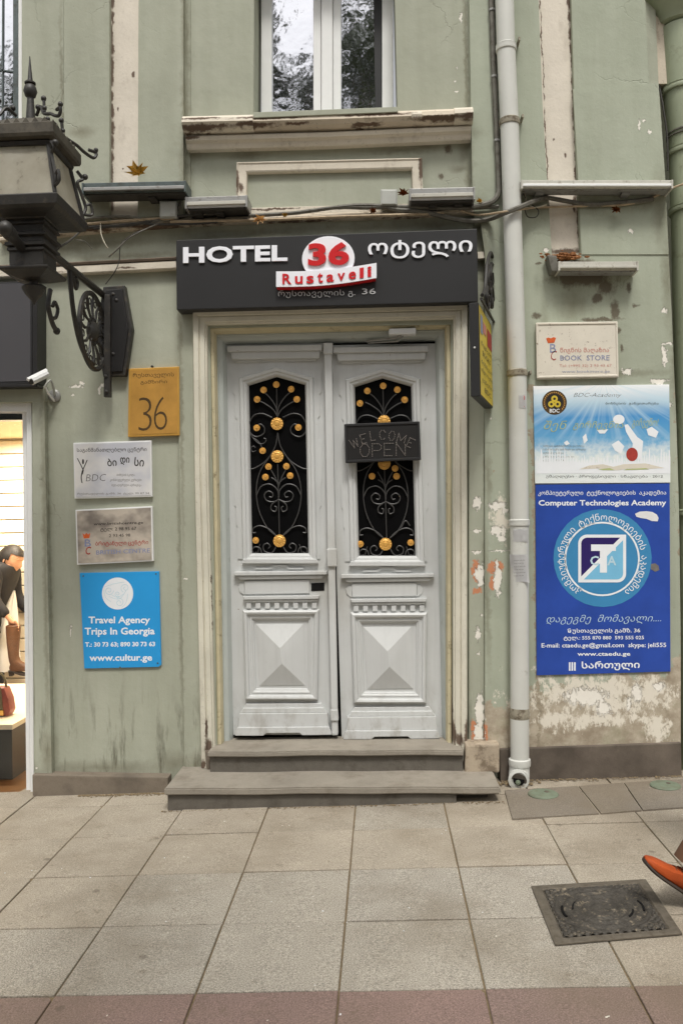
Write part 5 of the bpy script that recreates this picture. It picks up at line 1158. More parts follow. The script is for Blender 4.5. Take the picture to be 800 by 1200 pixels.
maple(P(721, 246, .10), .045, 'leaf_brown', 'brown leaf caught on cables under the long whitish light bar', 2.4)
maple(P(562, 236, .10), .03, 'leaf_yellow', 'small orange brown leaf at the bend of the dark conduit', 2.0)

# security camera
cc = thing('security_camera', P(64.5, 464, 0), 'small white security camera on the wall under the street lamp bracket', 'security camera')
b = B(); lathe(b, P(64.5, 464, 0), [(.04, 0), (.04, .012), (.03, .02), (.02, .022)], 16, 'Y'); obj('base', b, 'alu', cc)
b = B(); tube(b, smoothpts([P(64.5, 463, .02), P(63, 455, .07), P(60, 446, .10), P(56, 448, .12), P(53, 453, .12)], 4), .007, 6); obj('arm', b, 'box', cc, smooth=True)
b = B(); tube(b, [P(64, 470, .01), P(57, 461, .09), P(53, 452, .12)], .0065, 8); obj('arm', b, 'pvc', cc, smooth=True)
b = B(); e0, e1 = P(55, 438, .10), P(37, 447, .20); tube(b, [e0, e1], .024, 8); obj('body', b, 'pvc', cc)
b = B(); tube(b, [e1, e1 + (e1 - e0).normalized() * .008], .019, 12); obj('lens', b, 'led_board', cc)
b = B(); tube(b, [e0 + Vector((0, 0, .022)), e1 + (e1 - e0).normalized() * .03 + Vector((0, 0, .022))], .012, 4); obj('sunshield', b, 'pvc', cc)

# ================================================================== street lamp on its wall bracket
DA = 1.11
ax = P(38, 230, DA); AX = Vector((ax.x, -DA, 0))
def lz(py, d=DA): return P(38, py, d).z
lamp = thing('street_lamp', (AX.x, -DA, lz(357)), 'black wrought street lantern with milky panes on a scrolled wall bracket', 'street lamp')
gt, gb = P(54, 166, DA + .15).z, P(61, 226, DA + .19).z
# lantern body: four milky panes in an iron frame, wider at the foot
wt, wb_ = .140, .190
c4 = lambda r_, z: [AX + Vector((sx * r_, sy * r_, z)) for sx, sy in ((-1, -1), (1, -1), (1, 1), (-1, 1))]
tp, bt = c4(wt - .006, gt), c4(wb_ - .006, gb)
for i in range(4):
    b = B(); j = (i + 1) % 4; b.faces.new([b.verts.new(p) for p in (bt[i], bt[j], tp[j], tp[i])]); bmesh.ops.solidify(b, geom=b.faces[:], thickness=.005); obj('pane', b, 'lamp_glass', lamp)
tp, bt = c4(wt, gt), c4(wb_, gb)
for i in range(4):
    b = B(); tube(b, [bt[i], tp[i]], .011, 6); obj('corner_post', b, 'black_iron', lamp)
b = B(); sqstack(b, AX, [(wt + .012, gt - .012), (wt + .018, gt + .004), (wt + .012, gt + .012)]); obj('top_rail', b, 'black_iron', lamp)
zr0 = gt + .012; zr1 = P(66, 144, DA + .17).z
b = B(); sqstack(b, AX, [(wt + .01, zr0), (wt + .04, zr0 + .006), (wt + .046, zr0 + .02), (wt + .046, zr1), (wt + .036, zr1 + .006), (.08, zr1 + .075), (.055, zr1 + .085), (.001, zr1 + .086)]); obj('roof', b, 'lamp_roof', lamp)
b = B()                            # saw-tooth crest along the roof edge
for side in range(4):
    for k in range(7):
        a = -wt - .02 + (2 * wt + .04) * (k + .5) / 7; hw = (wt + .02) / 8
        pts = [(a - hw, 0), (a + hw, 0), (a, .028)]
        def mpt(u, h_, o_): p = {0: (u, -(wt + .03) + o_), 1: ((wt + .03) - o_, u), 2: (u, (wt + .03) - o_), 3: (-(wt + .03) + o_, u)}[side]; return AX + Vector((p[0], p[1], zr1 + .006 + h_))
        f = [b.verts.new(mpt(u, h_, 0)) for u, h_ in pts]; g = [b.verts.new(mpt(u, h_, .006)) for u, h_ in pts]
        b.faces.new(f); b.faces.new(g[::-1]); [b.faces.new((f[i], g[i], g[(i + 1) % 3], f[(i + 1) % 3])) for i in range(3)]
o = obj('saw_tooth_crest', b, 'lamp_roof', lamp); o['kind'] = 'stuff'
zf = zr1 + .08
b = B(); zs = lz(66); zc2 = lz(107); rb = .034
lathe(b, AX, [(.044, zf - .01), (.046, zf + .010), (.034, zf + .016), (.024, zf + .024), (.016, zc2 - rb * 1.0), (rb * .75, zc2 - rb * .75), (rb, zc2), (rb * .8, zc2 + rb * .7), (.018, zc2 + rb), (.027, zc2 + rb * 1.1), (.027, zc2 + rb * 1.3), (.014, zc2 + rb * 1.45), (.012, zc2 + rb * 1.8), (.002, zs)], 16); obj('finial', b, 'black_iron', lamp, smooth=True)
# tray below the panes and the stacked neck
b = B(); sqstack(b, AX, [(.10, gb - .082), (.105, gb - .075), (wb_ - .01, gb - .062), (wb_ + .010, gb - .05), (wb_ + .016, gb - .008), (wb_ + .012, gb - .002), (wb_ - .01, gb)]); obj('tray', b, 'black_iron', lamp)
zN = gb - .080
b = B(); sqstack(b, AX, [(.078, zN - .135), (.10, zN - .130), (.10, zN - .116), (.088, zN - .108), (.088, zN - .088), (.106, zN - .082), (.106, zN - .070), (.088, zN - .062), (.088, zN - .030), (.100, zN - .026), (.100, zN - .016), (.092, zN - .012), (.092, zN)]); obj('neck', b, 'black_iron', lamp)
zM = zN - .135; zE = lz(333)
b = B(); sqstack(b, AX, [(.026, zE + .010), (.06, zE + .018), (.118, zE + .042), (.122, zE + .05), (.122, zE + .056), (.1, zE + .065), (.084, zE + .068), (.084, zM - .022), (.092, zM - .018), (.092, zM - .006), (.08, zM)]); obj('collar', b, 'black_iron', lamp)
b = B(); lathe(b, AX, [(.022, zE + .014), (.020, zE - .004), (.048, zE - .010), (.058, zE - .018), (.056, zE - .028), (.042, zE - .052), (.020, zE - .076), (.010, zE - .088), (.001, lz(358))], 16); obj('pendant', b, 'black_iron', lamp, smooth=True)
b = B(); k0 = AX + Vector((-.02, -.07, zM - .01)); k1 = P(7, 268, DA + .25); tube(b, [k0, k0.lerp(k1, .55), k0.lerp(k1, .8), k1], [.022, .026, .036, .030], 12); obj('side_knob', b, 'black_iron', lamp, smooth=True)
b = B(); bmesh.ops.create_uvsphere(b, u_segments=12, v_segments=8, radius=.037, matrix=Matrix.Translation(k1)); obj('side_knob_ball', b, 'black_iron', lamp, smooth=True)
# arm to the wall
zA = P(130, 347, 0.02).z; xA = AX.x
b = B(); tube(b, [Vector((xA, -DA, zA)), Vector((xA, -.0, zA))], .021, 8); obj('arm', b, 'black_iron', lamp)
def yz(o_, z): return Vector((xA, -o_, z))
wz = P(125, 388, .25).z; rw = .225
b = B()
tube(b, [yz(.25 + rw * math.cos(a), wz + rw * math.sin(a)) for a in [2 * math.pi * k / 40 for k in range(41)]], .016, 6, False); obj('wheel_rim', b, 'black_iron', lamp, smooth=True)
b = B(); tube(b, [yz(.25 + rw * .36 * math.cos(a), wz + rw * .36 * math.sin(a)) for a in [2 * math.pi * k / 30 for k in range(31)]], .007, 5, False); obj('wheel_ring', b, 'black_iron', lamp, smooth=True)
for k in range(12):
    a = 2 * math.pi * k / 12; b = B(); tube(b, [yz(.25 + r_ * math.cos(a + t_), wz + r_ * math.sin(a + t_)) for r_, t_ in ((.03, 0), (rw * .35, .1), (rw * .65, -.06), (rw * .97, .06))], [.012, .007, .010, .007], 5); obj('wheel_spoke', b, 'black_iron', lamp, smooth=True)
for k in range(12):
    a = 2 * math.pi * (k + .5) / 12; b = B(); cc_ = (.25 + rw * .79 * math.cos(a), wz + rw * .79 * math.sin(a)); tube(b, [yz(cc_[0] + .020 * math.cos(t_), cc_[1] + .020 * math.sin(t_)) for t_ in [2 * math.pi * j / 8 for j in range(9)]], .0042, 5, False); obj('wheel_loop', b, 'black_iron', lamp, smooth=True)
b = B(); lathe(b, (xA + .03, -.25, wz), [(.001, -.035), (.045, -.026), (.066, 0), (.045, .026), (.001, .04)], 14, 'X')
bmesh.ops.translate(b, verts=b.verts, vec=(-.03, 0, 0)); obj('wheel_hub', b, 'black_iron', lamp, smooth=True)
def zz(py, o_): return P(125, py, o_).z
for pts, r_ in (([(.62, zA - .01), (.60, zA - .12), (.56, zA - .25), (.48, zA - .38), (.36, zA - .46), (.25, zA - .47)], .014), ([(.60, zA), (.56, zA - .05), (.52, zA - .09), (.50, zA - .05), (.53, zA - .03)], .011),
                ([(.90, zE + .03), (.93, zE - .06), (.88, zE - .14), (.82, zE - .17)], .013), ([(.90, zE - .12), (.83, zE - .10), (.80, zE - .05), (.84, zE - .02), (.87, zE - .05)], .010)):
    b = B(); tube(b, smoothpts([yz(*p) for p in pts], 6), r_, 7); obj('scroll', b, 'black_iron', lamp, smooth=True)
b = B(); bmesh.ops.create_uvsphere(b, u_segments=8, v_segments=6, radius=.02, matrix=Matrix.Translation(yz(.82, zE - .17))); obj('scroll_ball', b, 'black_iron', lamp, smooth=True)
plx = P(128, 390, .05).x
b = B(); pq(b, [(121, 336), (146, 334), (155, 385), (147, 440), (121, 441), (112, 388)], 0, .055, .006); obj('wall_plate', b, 'black_iron', lamp)
b = B(); pq(b, [(124, 340), (143, 338), (150.5, 385), (143.5, 435), (124, 436), (116, 388)], .05, .066, .004); obj('wall_plate_panel', b, 'led_board', lamp)
b = B(); pq(b, [(122, 345), (129, 345), (129, 465), (121.5, 465)], .06, .10, .004); obj('wall_bar', b, 'black_iron', lamp)
for x_, y_ in ((133, 345), (137, 352), (133, 415), (124, 441), (125, 459)):
    b = B(); lathe(b, P(x_, y_, .06 if x_ > 130 else .10), [(.012, 0), (.012, .008), (.006, .012), (.001, .013)], 6, 'Y'); obj('bolt', b, 'black_iron', lamp)
# curled cresting on the roof hips and hanging curls at the corners
def curls(sx, sy):
    rx = Vector((sx, sy, 0))
    def cp(r_, z): return AX + rx * r_ + Vector((0, 0, z))
    e = wt + .046
    b = B(); tube(b, smoothpts([cp(.05, zr1 + .10), cp(.085, zr1 + .125), cp(.11, zr1 + .08), cp(.14, zr1 + .06), cp(.17, zr1 + .045), cp(.20, zr1 + .02), cp(.235, zr1 + .005), cp(.245, zr1 + .035), cp(.215, zr1 + .04)], 5), .0085, 6); obj('crest_scroll', b, 'black_iron', lamp, smooth=True)
    for p, r_ in ((cp(.062, zr1 + .135), .013), (cp(.112, zr1 + .15), .014), (cp(.118, zr1 + .10), .012), (cp(.245, zr1 + .05), .013)):
        b = B(); bmesh.ops.create_uvsphere(b, u_segments=8, v_segments=6, radius=r_, matrix=Matrix.Translation(p)); obj('crest_knob', b, 'black_iron', lamp, smooth=True)
    b = B(); tube(b, [cp(.112, zr1 + .15), cp(.118, zr1 + .08)], .008, 6); obj('crest_stem', b, 'black_iron', lamp)
    b = B(); tube(b, smoothpts([cp(wt + .028, gt - .01), cp(wt + .05, gt - .045), cp(wt + .03, gt - .07), cp(wt + .045, gt - .13), cp(wt + .06, gt - .19), cp(wt + .05, gt - .23)], 5), .0085, 6); obj('corner_scroll', b, 'black_iron', lamp, smooth=True)
    b = B(); tube(b, smoothpts([cp(wt + .05, gt - .23), cp(wt + .085, gt - .22), cp(wt + .08, gt - .17), cp(wt + .06, gt - .18)], 5), .008, 6); obj('corner_scroll', b, 'black_iron', lamp, smooth=True)
    b = B(); bmesh.ops.create_uvsphere(b, u_segments=8, v_segments=6, radius=.016, matrix=Matrix.Translation(cp(wt + .06, gt - .03))); obj('corner_knob', b, 'black_iron', lamp, smooth=True)
for sx in (-1, 1):
    for sy in (-1, 1): curls(sx, sy)

# ================================================================== things set in the pavement
mh = thing('manhole_cover', G(710, 1070), 'square cast iron manhole cover with worn rings in the paving at the right', 'manhole cover')
def mf(u, v, up): 
    a = MH[0].lerp(MH[1], u); c = MH[3].lerp(MH[2], u); p = a.lerp(c, v); return Vector((p.x, p.y, zg(p.x) + up))
b = B(); prof = [(0, .002), (.0, .007), (.02, .009), (.075, .009), (.085, .003), (.09, .003)]
rings = []
for n_, up in prof: rings.append([b.verts.new(mf(*c_, up)) for c_ in ((n_, n_), (1 - n_, n_), (1 - n_, 1 - n_), (n_, 1 - n_))])
for i in range(len(rings) - 1):
    for j in range(4): b.faces.new((rings[i][j], rings[i][(j + 1) % 4], rings[i + 1][(j + 1) % 4], rings[i + 1][j]))
obj('frame', b, 'cover_frame', mh)
b = B(); NG = 84; rnd_ = random.Random(8); gv = []
for i in range(NG + 1):
    row = []
    for j in range(NG + 1):
        u, v = .093 + .814 * i / NG, .093 + .814 * j / NG; r_ = math.hypot(u - .5, v - .5); up = .004
        if r_ < .40: up += .009 * (.5 + .5 * math.cos(r_ * 2 * math.pi / .075)) * (1 if r_ > .1 else .4)
        else: up += .006 * (math.sin(u * 95) * math.sin(v * 95) > .1)
        up += rnd_.uniform(-.0012, .0012); row.append(b.verts.new(mf(u, v, up)))
    gv.append(row)
for i in range(NG):
    for j in range(NG): b.faces.new((gv[i][j], gv[i + 1][j], gv[i + 1][j + 1], gv[i][j + 1]))
obj('cover', b, 'iron_cover', mh)
for r_, w_ in ((.385, .014), (.30, .011)):
    b = B(); tube(b, [mf(.5 + r_ * math.cos(a), .5 + r_ * math.sin(a), .006) for a in [2 * math.pi * k / 48 for k in range(49)]], w_ * .5, 6, False); obj('raised_ring', b, 'iron_cover', mh, smooth=True)
for a0, r_ in ((0, .33), (180, .33), (30, .24), (200, .24)):
    b = B(); tube(b, [mf(.5 + r_ * math.cos(R(a)), .5 + r_ * math.sin(R(a)), .006) for a in range(a0 - 16, a0 + 17, 4)], .006, 5); obj('slot', b, 'void', mh)
b = B(); 
for _ in range(300):
    u, v = random.uniform(.11, .89), random.uniform(.11, .89); rr_ = math.hypot(u - .5, v - .5)
    if rr_ < .40 and random.random() < .75: continue
    bmesh.ops.create_icosphere(b, subdivisions=1, radius=random.uniform(.003, .008), matrix=Matrix.Translation(mf(u, v, .005)) @ Matrix.Diagonal((1.4, 1, .5, 1)))
o = obj('raised_studs', b, 'cover_frame', mh); o['kind'] = 'stuff'
for x, y, lab in ((636, 931, 'round green metal cap set in the dark slab beside the downpipe foot'), (779, 921, 'round green metal cap set in the dark slab at the right edge')):
    b = B(); c = G(x, y, .009); lathe(b, c, [(.086, -.01), (.086, .004), (.080, .009), (.05, .012), (.001, .013)], 28); o = obj('utility_cap', b, 'cap_green'); tag(o, lab, 'metal cap')
    b = B(); lathe(b, c + Vector((.02, .01, .012)), [(.014, 0), (.012, .004), (.001, .005)], 8); obj('lug', b, 'cover_frame', o)
# ================================================================== lit shop at the left edge
M['shop_wall'] = simple('cream_shop_boarding', (236, 226, 204), .5, .04, 4, spec=.3)
M['shop_floor'] = simple('brown_shop_floor', (120, 84, 50), .35, .15, 4, spec=.5)
M['shop_ceiling'] = simple('shop_ceiling', (224, 200, 160), .7, .04, 4)
M['plinth_white'] = simple('white_display_top', (236, 226, 206), .35, .03, 6, spec=.5)
M['plinth_dark'] = simple('dark_display_front', (34, 42, 46), .3, .1, 6, spec=.6)
M['boot_leather'] = simple('brown_boot_leather', (92, 58, 34), .42, .25, 14, spec=.5, bump=.3, bscale=40)
M['bag_red'] = simple('dark_red_bag_leather', (132, 58, 48), .4, .2, 14, spec=.5)
M['bag_olive'] = simple('olive_bag_leather', (92, 84, 58), .45, .2, 14, spec=.5)
M['buckle'] = simple('gold_buckle', (214, 172, 92), .25, .05, 10, metal=.9)
M['white_cloth'] = simple('white_crumpled_cloth', (226, 224, 218), .6, .06, 9, bump=.5, bscale=12)
M['skin'] = simple('skin', (196, 146, 116), .5, .08, 12, spec=.4)
M['hair_dark'] = simple('dark_hair', (28, 23, 21), .5, .3, 60, spec=.4, bump=.6, bscale=120)
M['jacket_black'] = simple('black_jacket_cloth', (34, 33, 36), .7, .25, 14, bump=.4, bscale=50)
M['trouser_dark'] = simple('dark_trouser_cloth', (44, 44, 52), .8, .2, 14, bump=.3, bscale=90)
M['trouser_brown'] = simple('brown_trouser_cloth', (98, 72, 54), .85, .2, 20, bump=.4, bscale=90)
M['coat_brown'] = simple('brown_coat_cloth', (84, 66, 52), .85, .2, 12, bump=.4, bscale=60)
M['shoe_orange'] = simple('orange_shoe_leather', (170, 76, 34), .6, .2, 12, spec=.25, bump=.5, bscale=30)
M['shoe_sole'] = simple('dark_shoe_sole', (62, 52, 46), .7, .15, 20)
M['lace'] = simple('brown_lace', (110, 64, 40), .7, .1, 20)
shop = obj('shop_room', (lambda b: (box3(b, (-5.5, 2.55, -.08), (P(38, 700, -.3).x + .3, 2.7, 3.2)), b)[1])(B()), 'shop_wall', bld)
xr = P(38, 700, -.3).x + .30
b = B(); box3(b, (xr, .33, -.08), (xr + .06, 2.55, 3.2)); obj('side_wall', b, 'shop_wall', shop)
b = B(); box3(b, (-5.5, .33, P(10, 478, -.3).z + .03), (xr, 2.55, P(10, 478, -.3).z + .12)); obj('ceiling', b, 'shop_ceiling', shop)
b = B(); box3(b, (-5.5, -.0, -.12), (xr, 2.6, -.055)); obj('floor', b, 'shop_floor', shop)
zc_ = P(10, 478, -.3).z + .03
k = 0; z = -.05
while z < zc_ - .02:
    b = B(); box3(b, (-5.5, 2.50, z + .006), (xr, 2.549, z + .118), .004); obj('wall_board', b, 'shop_wall', shop); z += .124
sf = obj('shop_window', (lambda b: (pq(b, [(-330, 474.5), (35, 472.3), (35.3, 482), (-330, 486)], -.2, -.02, .005), b)[1])(B()), 'pvc', bld)
b = B(); pq(b, [(26, 470), (31, 470), (36, 934), (31, 934)], -.2, -.03, .005); obj('post', b, 'pvc', sf)
b = B(); pq(b, [(31, 470), (37.4, 470), (40, 936), (36, 936)], -.1, .006, .004); obj('outer_trim', b, 'pvc', sf)
b = B(); pq(b, [(-330, 482.4), (35, 482.4), (37.4, 472), (-330, 469)], -.1, .004, .003); obj('outer_trim', b, 'pvc', sf)
b = B(); pq(b, [(-330, 484), (29, 484), (29, 492), (-330, 494)], -.19, -.10); obj('dark_head_strip', b, 'plinth_dark', sf)
b = B(); pq(b, [(-330, 480), (29, 480), (34, 936), (-330, 936)], -.135, -.125); obj('pane', b, 'clear_glass', sf)
sd_ = thing('ceiling_spotlight', P(5, 487, -1.2), 'small round spotlight glowing in the shop ceiling', 'spotlight')
t = NT('spot_glow'); e = t.n('ShaderNodeEmission', {'Color': (1, .86, .62, 1), 'Strength': 14}); t.t.links.new(e.outputs[0], t.out.inputs[0]); M['spot_glow'] = t.m
cz_ = zc_ - .001
sx_ = HZ(6, 491, cz_ - .02)
b = B(); lathe(b, sx_ + Vector((0, 0, .0)), [(.05, .02), (.055, .0), (.045, -.012), (.04, -.005)], 16); obj('housing', b, 'alu_white', sd_)
b = B(); lathe(b, sx_ + Vector((0, 0, -.006)), [(.037, -.006), (.037, .0), (.001, .0)], 16); obj('bulb', b, 'spot_glow', sd_)
for i, (x_, y_, e_) in enumerate(((sx_.x, sx_.y, 30), (sx_.x - 1.2, sx_.y + .3, 30), (sx_.x - .3, 2.0, 34))):
    l_ = bpy.data.lights.new('shop_lamp', 'AREA'); l_.shape = 'DISK'; l_.size = .5; l_.energy = e_ ; l_.color = (1, .88, .70); lo_ = bpy.data.objects.new('shop_lamp', l_); link(lo_); lo_.location = (x_, y_, cz_ - .05)
pz = P(15, 849, -.24).z; px0 = P(15, 849, -.24).x
pl_ = thing('display_plinth', (px0 - 1, .7, -.05), 'low white topped display platform with dark front in the lit shop window', 'display plinth')
b = B(); box3(b, (-5.2, .24, pz - .035), (px0, 1.65, pz), .004); obj('top', b, 'plinth_white', pl_)
b = B(); box3(b, (-5.19, .25, -.055), (px0 - .01, 1.64, pz - .036), .003); obj('front', b, 'plinth_dark', pl_)
# tall boot
bp_ = HZ(19, 792, pz)
def boot(c, label):
    t = thing('tall_boot', c, label, 'boot'); s = .0
    sec = lambda z, cx_, cy_, rx, ry: (z, cx_, cy_, rx, ry)
    b = B(); rings = []
    for z, cx_, cy_, rx, ry in [(.045, .055, 0, .105, .036), (.075, .045, 0, .10, .038), (.10, .03, 0, .075, .040), (.13, .0, 0, .052, .042), (.17, -.012, 0, .046, .042), (.22, -.014, 0, .048, .044), (.30, -.014, 0, .056, .050), (.38, -.012, 0, .062, .056), (.44, -.01, 0, .064, .058), (.445, -.01, 0, .056, .050), (.40, -.01, 0, .05, .045)]:
        rings.append([b.verts.new(c + Vector((cx_ + rx * math.cos(a), cy_ + ry * math.sin(a), z))) for a in [2 * math.pi * k / 14 for k in range(14)]])
    for i in range(len(rings) - 1):
        for k in range(14): b.faces.new((rings[i][k], rings[i][(k + 1) % 14], rings[i + 1][(k + 1) % 14], rings[i + 1][k]))
    b.faces.new(rings[0][::-1]); b.faces.new(rings[-1]); obj('upper', b, 'boot_leather', t, smooth=True)
    b = B(); prism(b, [(c.x - .055, c.z + .05), (c.x + .0, c.z + .045), (c.x + .12, c.z + .012), (c.x + .165, c.z + .03), (c.x + .165, c.z + .012), (c.x + .12, c.z + .0), (c.x + .06, c.z + .006), (c.x + .0, c.z + .03)], -c.y - .036, -c.y + .036, .003); obj('sole', b, 'shoe_sole', t)
    b = B(); prism(b, [(c.x - .055, c.z + .05), (c.x - .01, c.z + .045), (c.x - .02, c.z), (c.x - .048, c.z)], -c.y - .022, -c.y + .022, .003); obj('heel', b, 'shoe_sole', t)
    return t
boot(bp_ + Vector((-.005, 0, 0)), 'tall brown leather boot standing on the white display platform')
# handbag near the front
c = HZ(6, 838, pz)
bag = thing('handbag', c, 'dark red and olive handbag with a gold buckle in the shop window', 'handbag')
b = B(); prism(b, [(c.x - .16, c.z), (c.x + .045, c.z), (c.x + .062, c.z + .04), (c.x + .05, c.z + .12), (c.x + .02, c.z + .2), (c.x - .12, c.z + .2), (c.x - .17, c.z + .06)], -c.y - .05, -c.y + .05, .018); obj('body', b, 'bag_red', bag, smooth=True)
b = B(); prism(b, [(c.x - .15, c.z + .05), (c.x + .012, c.z + .05), (c.x + .0, c.z + .205), (c.x - .13, c.z + .205)], -c.y + .045, -c.y + .060, .006); obj('flap', b, 'bag_olive', bag)
b = B(); prism(b, [(c.x - .02, c.z + .012), (c.x + .02, c.z + .012), (c.x + .02, c.z + .05), (c.x - .02, c.z + .05)], -c.y + .05, -c.y + .07, .003); obj('buckle', b, 'buckle', bag)
b = B(); tube(b, smoothpts([c + Vector((-.11, 0, .19)), c + Vector((-.09, 0, .27)), c + Vector((-.045, 0, .30)), c + Vector((0, 0, .26)), c + Vector((.015, 0, .19))], 5), .008, 6); obj('handle', b, 'bag_olive', bag, smooth=True)
# crumpled white shirt on a small stand
c = HZ(4, 786, pz); 
sh = thing('display_shirt', c, 'crumpled white cloth shirt draped over a stand behind the boot', 'shirt')
b = B(); rings = []; n = 28; H = P(19, 694, -c.y).z - c.z
ax0, ax1 = P(2, 786, -c.y).x, P(17, 694, -c.y).x
for j in range(13):
    u = j / 12; cxx = ax0 + (ax1 - ax0) * u ** 1.2; r_ = .135 * (1 - u) ** .75 + .008; 
    rings.append([b.verts.new((cxx + r_ * (1 + .18 * math.sin(5 * a + 3 * u) + .10 * math.sin(11 * a - 7 * u)) * math.cos(a), c.y + r_ * .6 * (1 + .2 * math.sin(4 * a + u * 5)) * math.sin(a), c.z + .01 + H * u + .010 * math.sin(7 * a + 9 * u))) for a in [2 * math.pi * k / n for k in range(n)]])
for i in range(12):
    for k in range(n): b.faces.new((rings[i][k], rings[i][(k + 1) % n], rings[i + 1][(k + 1) % n], rings[i + 1][k]))
b.faces.new(rings[-1]); obj('cloth', b, 'white_cloth', sh, smooth=True)
b = B(); lathe(b, (ax0, c.y, c.z), [(.07, 0), (.07, .01), (.01, .015), (.008, .2), (.001, .21)], 12); obj('stand', b, 'plinth_dark', sh)

# ================================================================== people
def skin_mesh(verts, edges, radii, root=0, sub=1):
    me = bpy.data.meshes.new('s'); me.from_pydata([tuple(v) for v in verts], edges, []); o = bpy.data.objects.new('s', me); link(o)
    o.modifiers.new('k', 'SKIN'); sv = me.skin_vertices[0].data
    for i, r_ in enumerate(radii): sv[i].radius = (r_, r_) if not isinstance(r_, tuple) else r_; sv[i].use_root = (i == root)
    md = o.modifiers.new('u', 'SUBSURF'); md.levels = sub; md.render_levels = sub
    bpy.context.view_layer.update(); out = bpy.data.meshes.new_from_object(o.evaluated_get(bpy.context.evaluated_depsgraph_get()))
    bpy.data.objects.remove(o); bpy.data.meshes.remove(me); return out
def chain(spec):
    """spec: dict name -> (pos, radius, parent)"""
    names = list(spec); idx = {n_: i for i, n_ in enumerate(names)}
    return [Vector(spec[n_][0]) for n_ in names], [(idx[spec[n_][2]], idx[n_]) for n_ in names if spec[n_][2]], [spec[n_][1] for n_ in names]
def head_bm(bm, c, fwd, up, s=.115):
    """a head: skull, jaw, nose, brow, lips, ears; c = centre"""
    f = fwd.normalized(); u = (up - f * up.dot(f)).normalized(); l = u.cross(f)
    def W_(x, y, z): return c + l * x * s + f * y * s + u * z * s
    t = bmesh.new(); bmesh.ops.create_uvsphere(t, u_segments=28, v_segments=20, radius=1)
    for v in t.verts:
        x, y, z = v.co; k = .66 + (.06 if z > 0 else 0)
        X = x * (.68 if z > -.2 else .68 * (1 - (abs(z) - .2) * .42)); Y = y * .88 + (.06 if z > .2 else .0); Z_ = z * 1.0
        if y > 0 and z < -.25: Y += .05 * (1 - abs(x) * 1.3)
        if y > .5:
            nose = math.exp(-(x / .13) ** 2) * max(0, 1 - abs(z + .18) / .28); Y += .24 * nose
            Y -= .09 * math.exp(-((abs(x) - .32) / .13) ** 2) * math.exp(-((z - .08) / .10) ** 2)
            Y += .05 * math.exp(-(x / .22) ** 2) * math.exp(-((z + .50) / .05) ** 2) + .05 * math.exp(-(x / .2) ** 2) * math.exp(-((z + .60) / .05) ** 2) - .03 * math.exp(-(x / .25) ** 2) * math.exp(-((z + .55) / .02) ** 2)
            Y += .04 * math.exp(-((z - .24) / .07) ** 2)
        v.co = W_(X, Y, Z_)
    merge(bm, t)
    for sx in (-1, 1):
        t = bmesh.new(); bmesh.ops.create_uvsphere(t, u_segments=10, v_segments=8, radius=1)
        for v in t.verts: x, y, z = v.co; v.co = W_(sx * .70 + x * .07, -.05 + y * .15, -.08 + z * .26)
        merge(bm, t)
    return W_
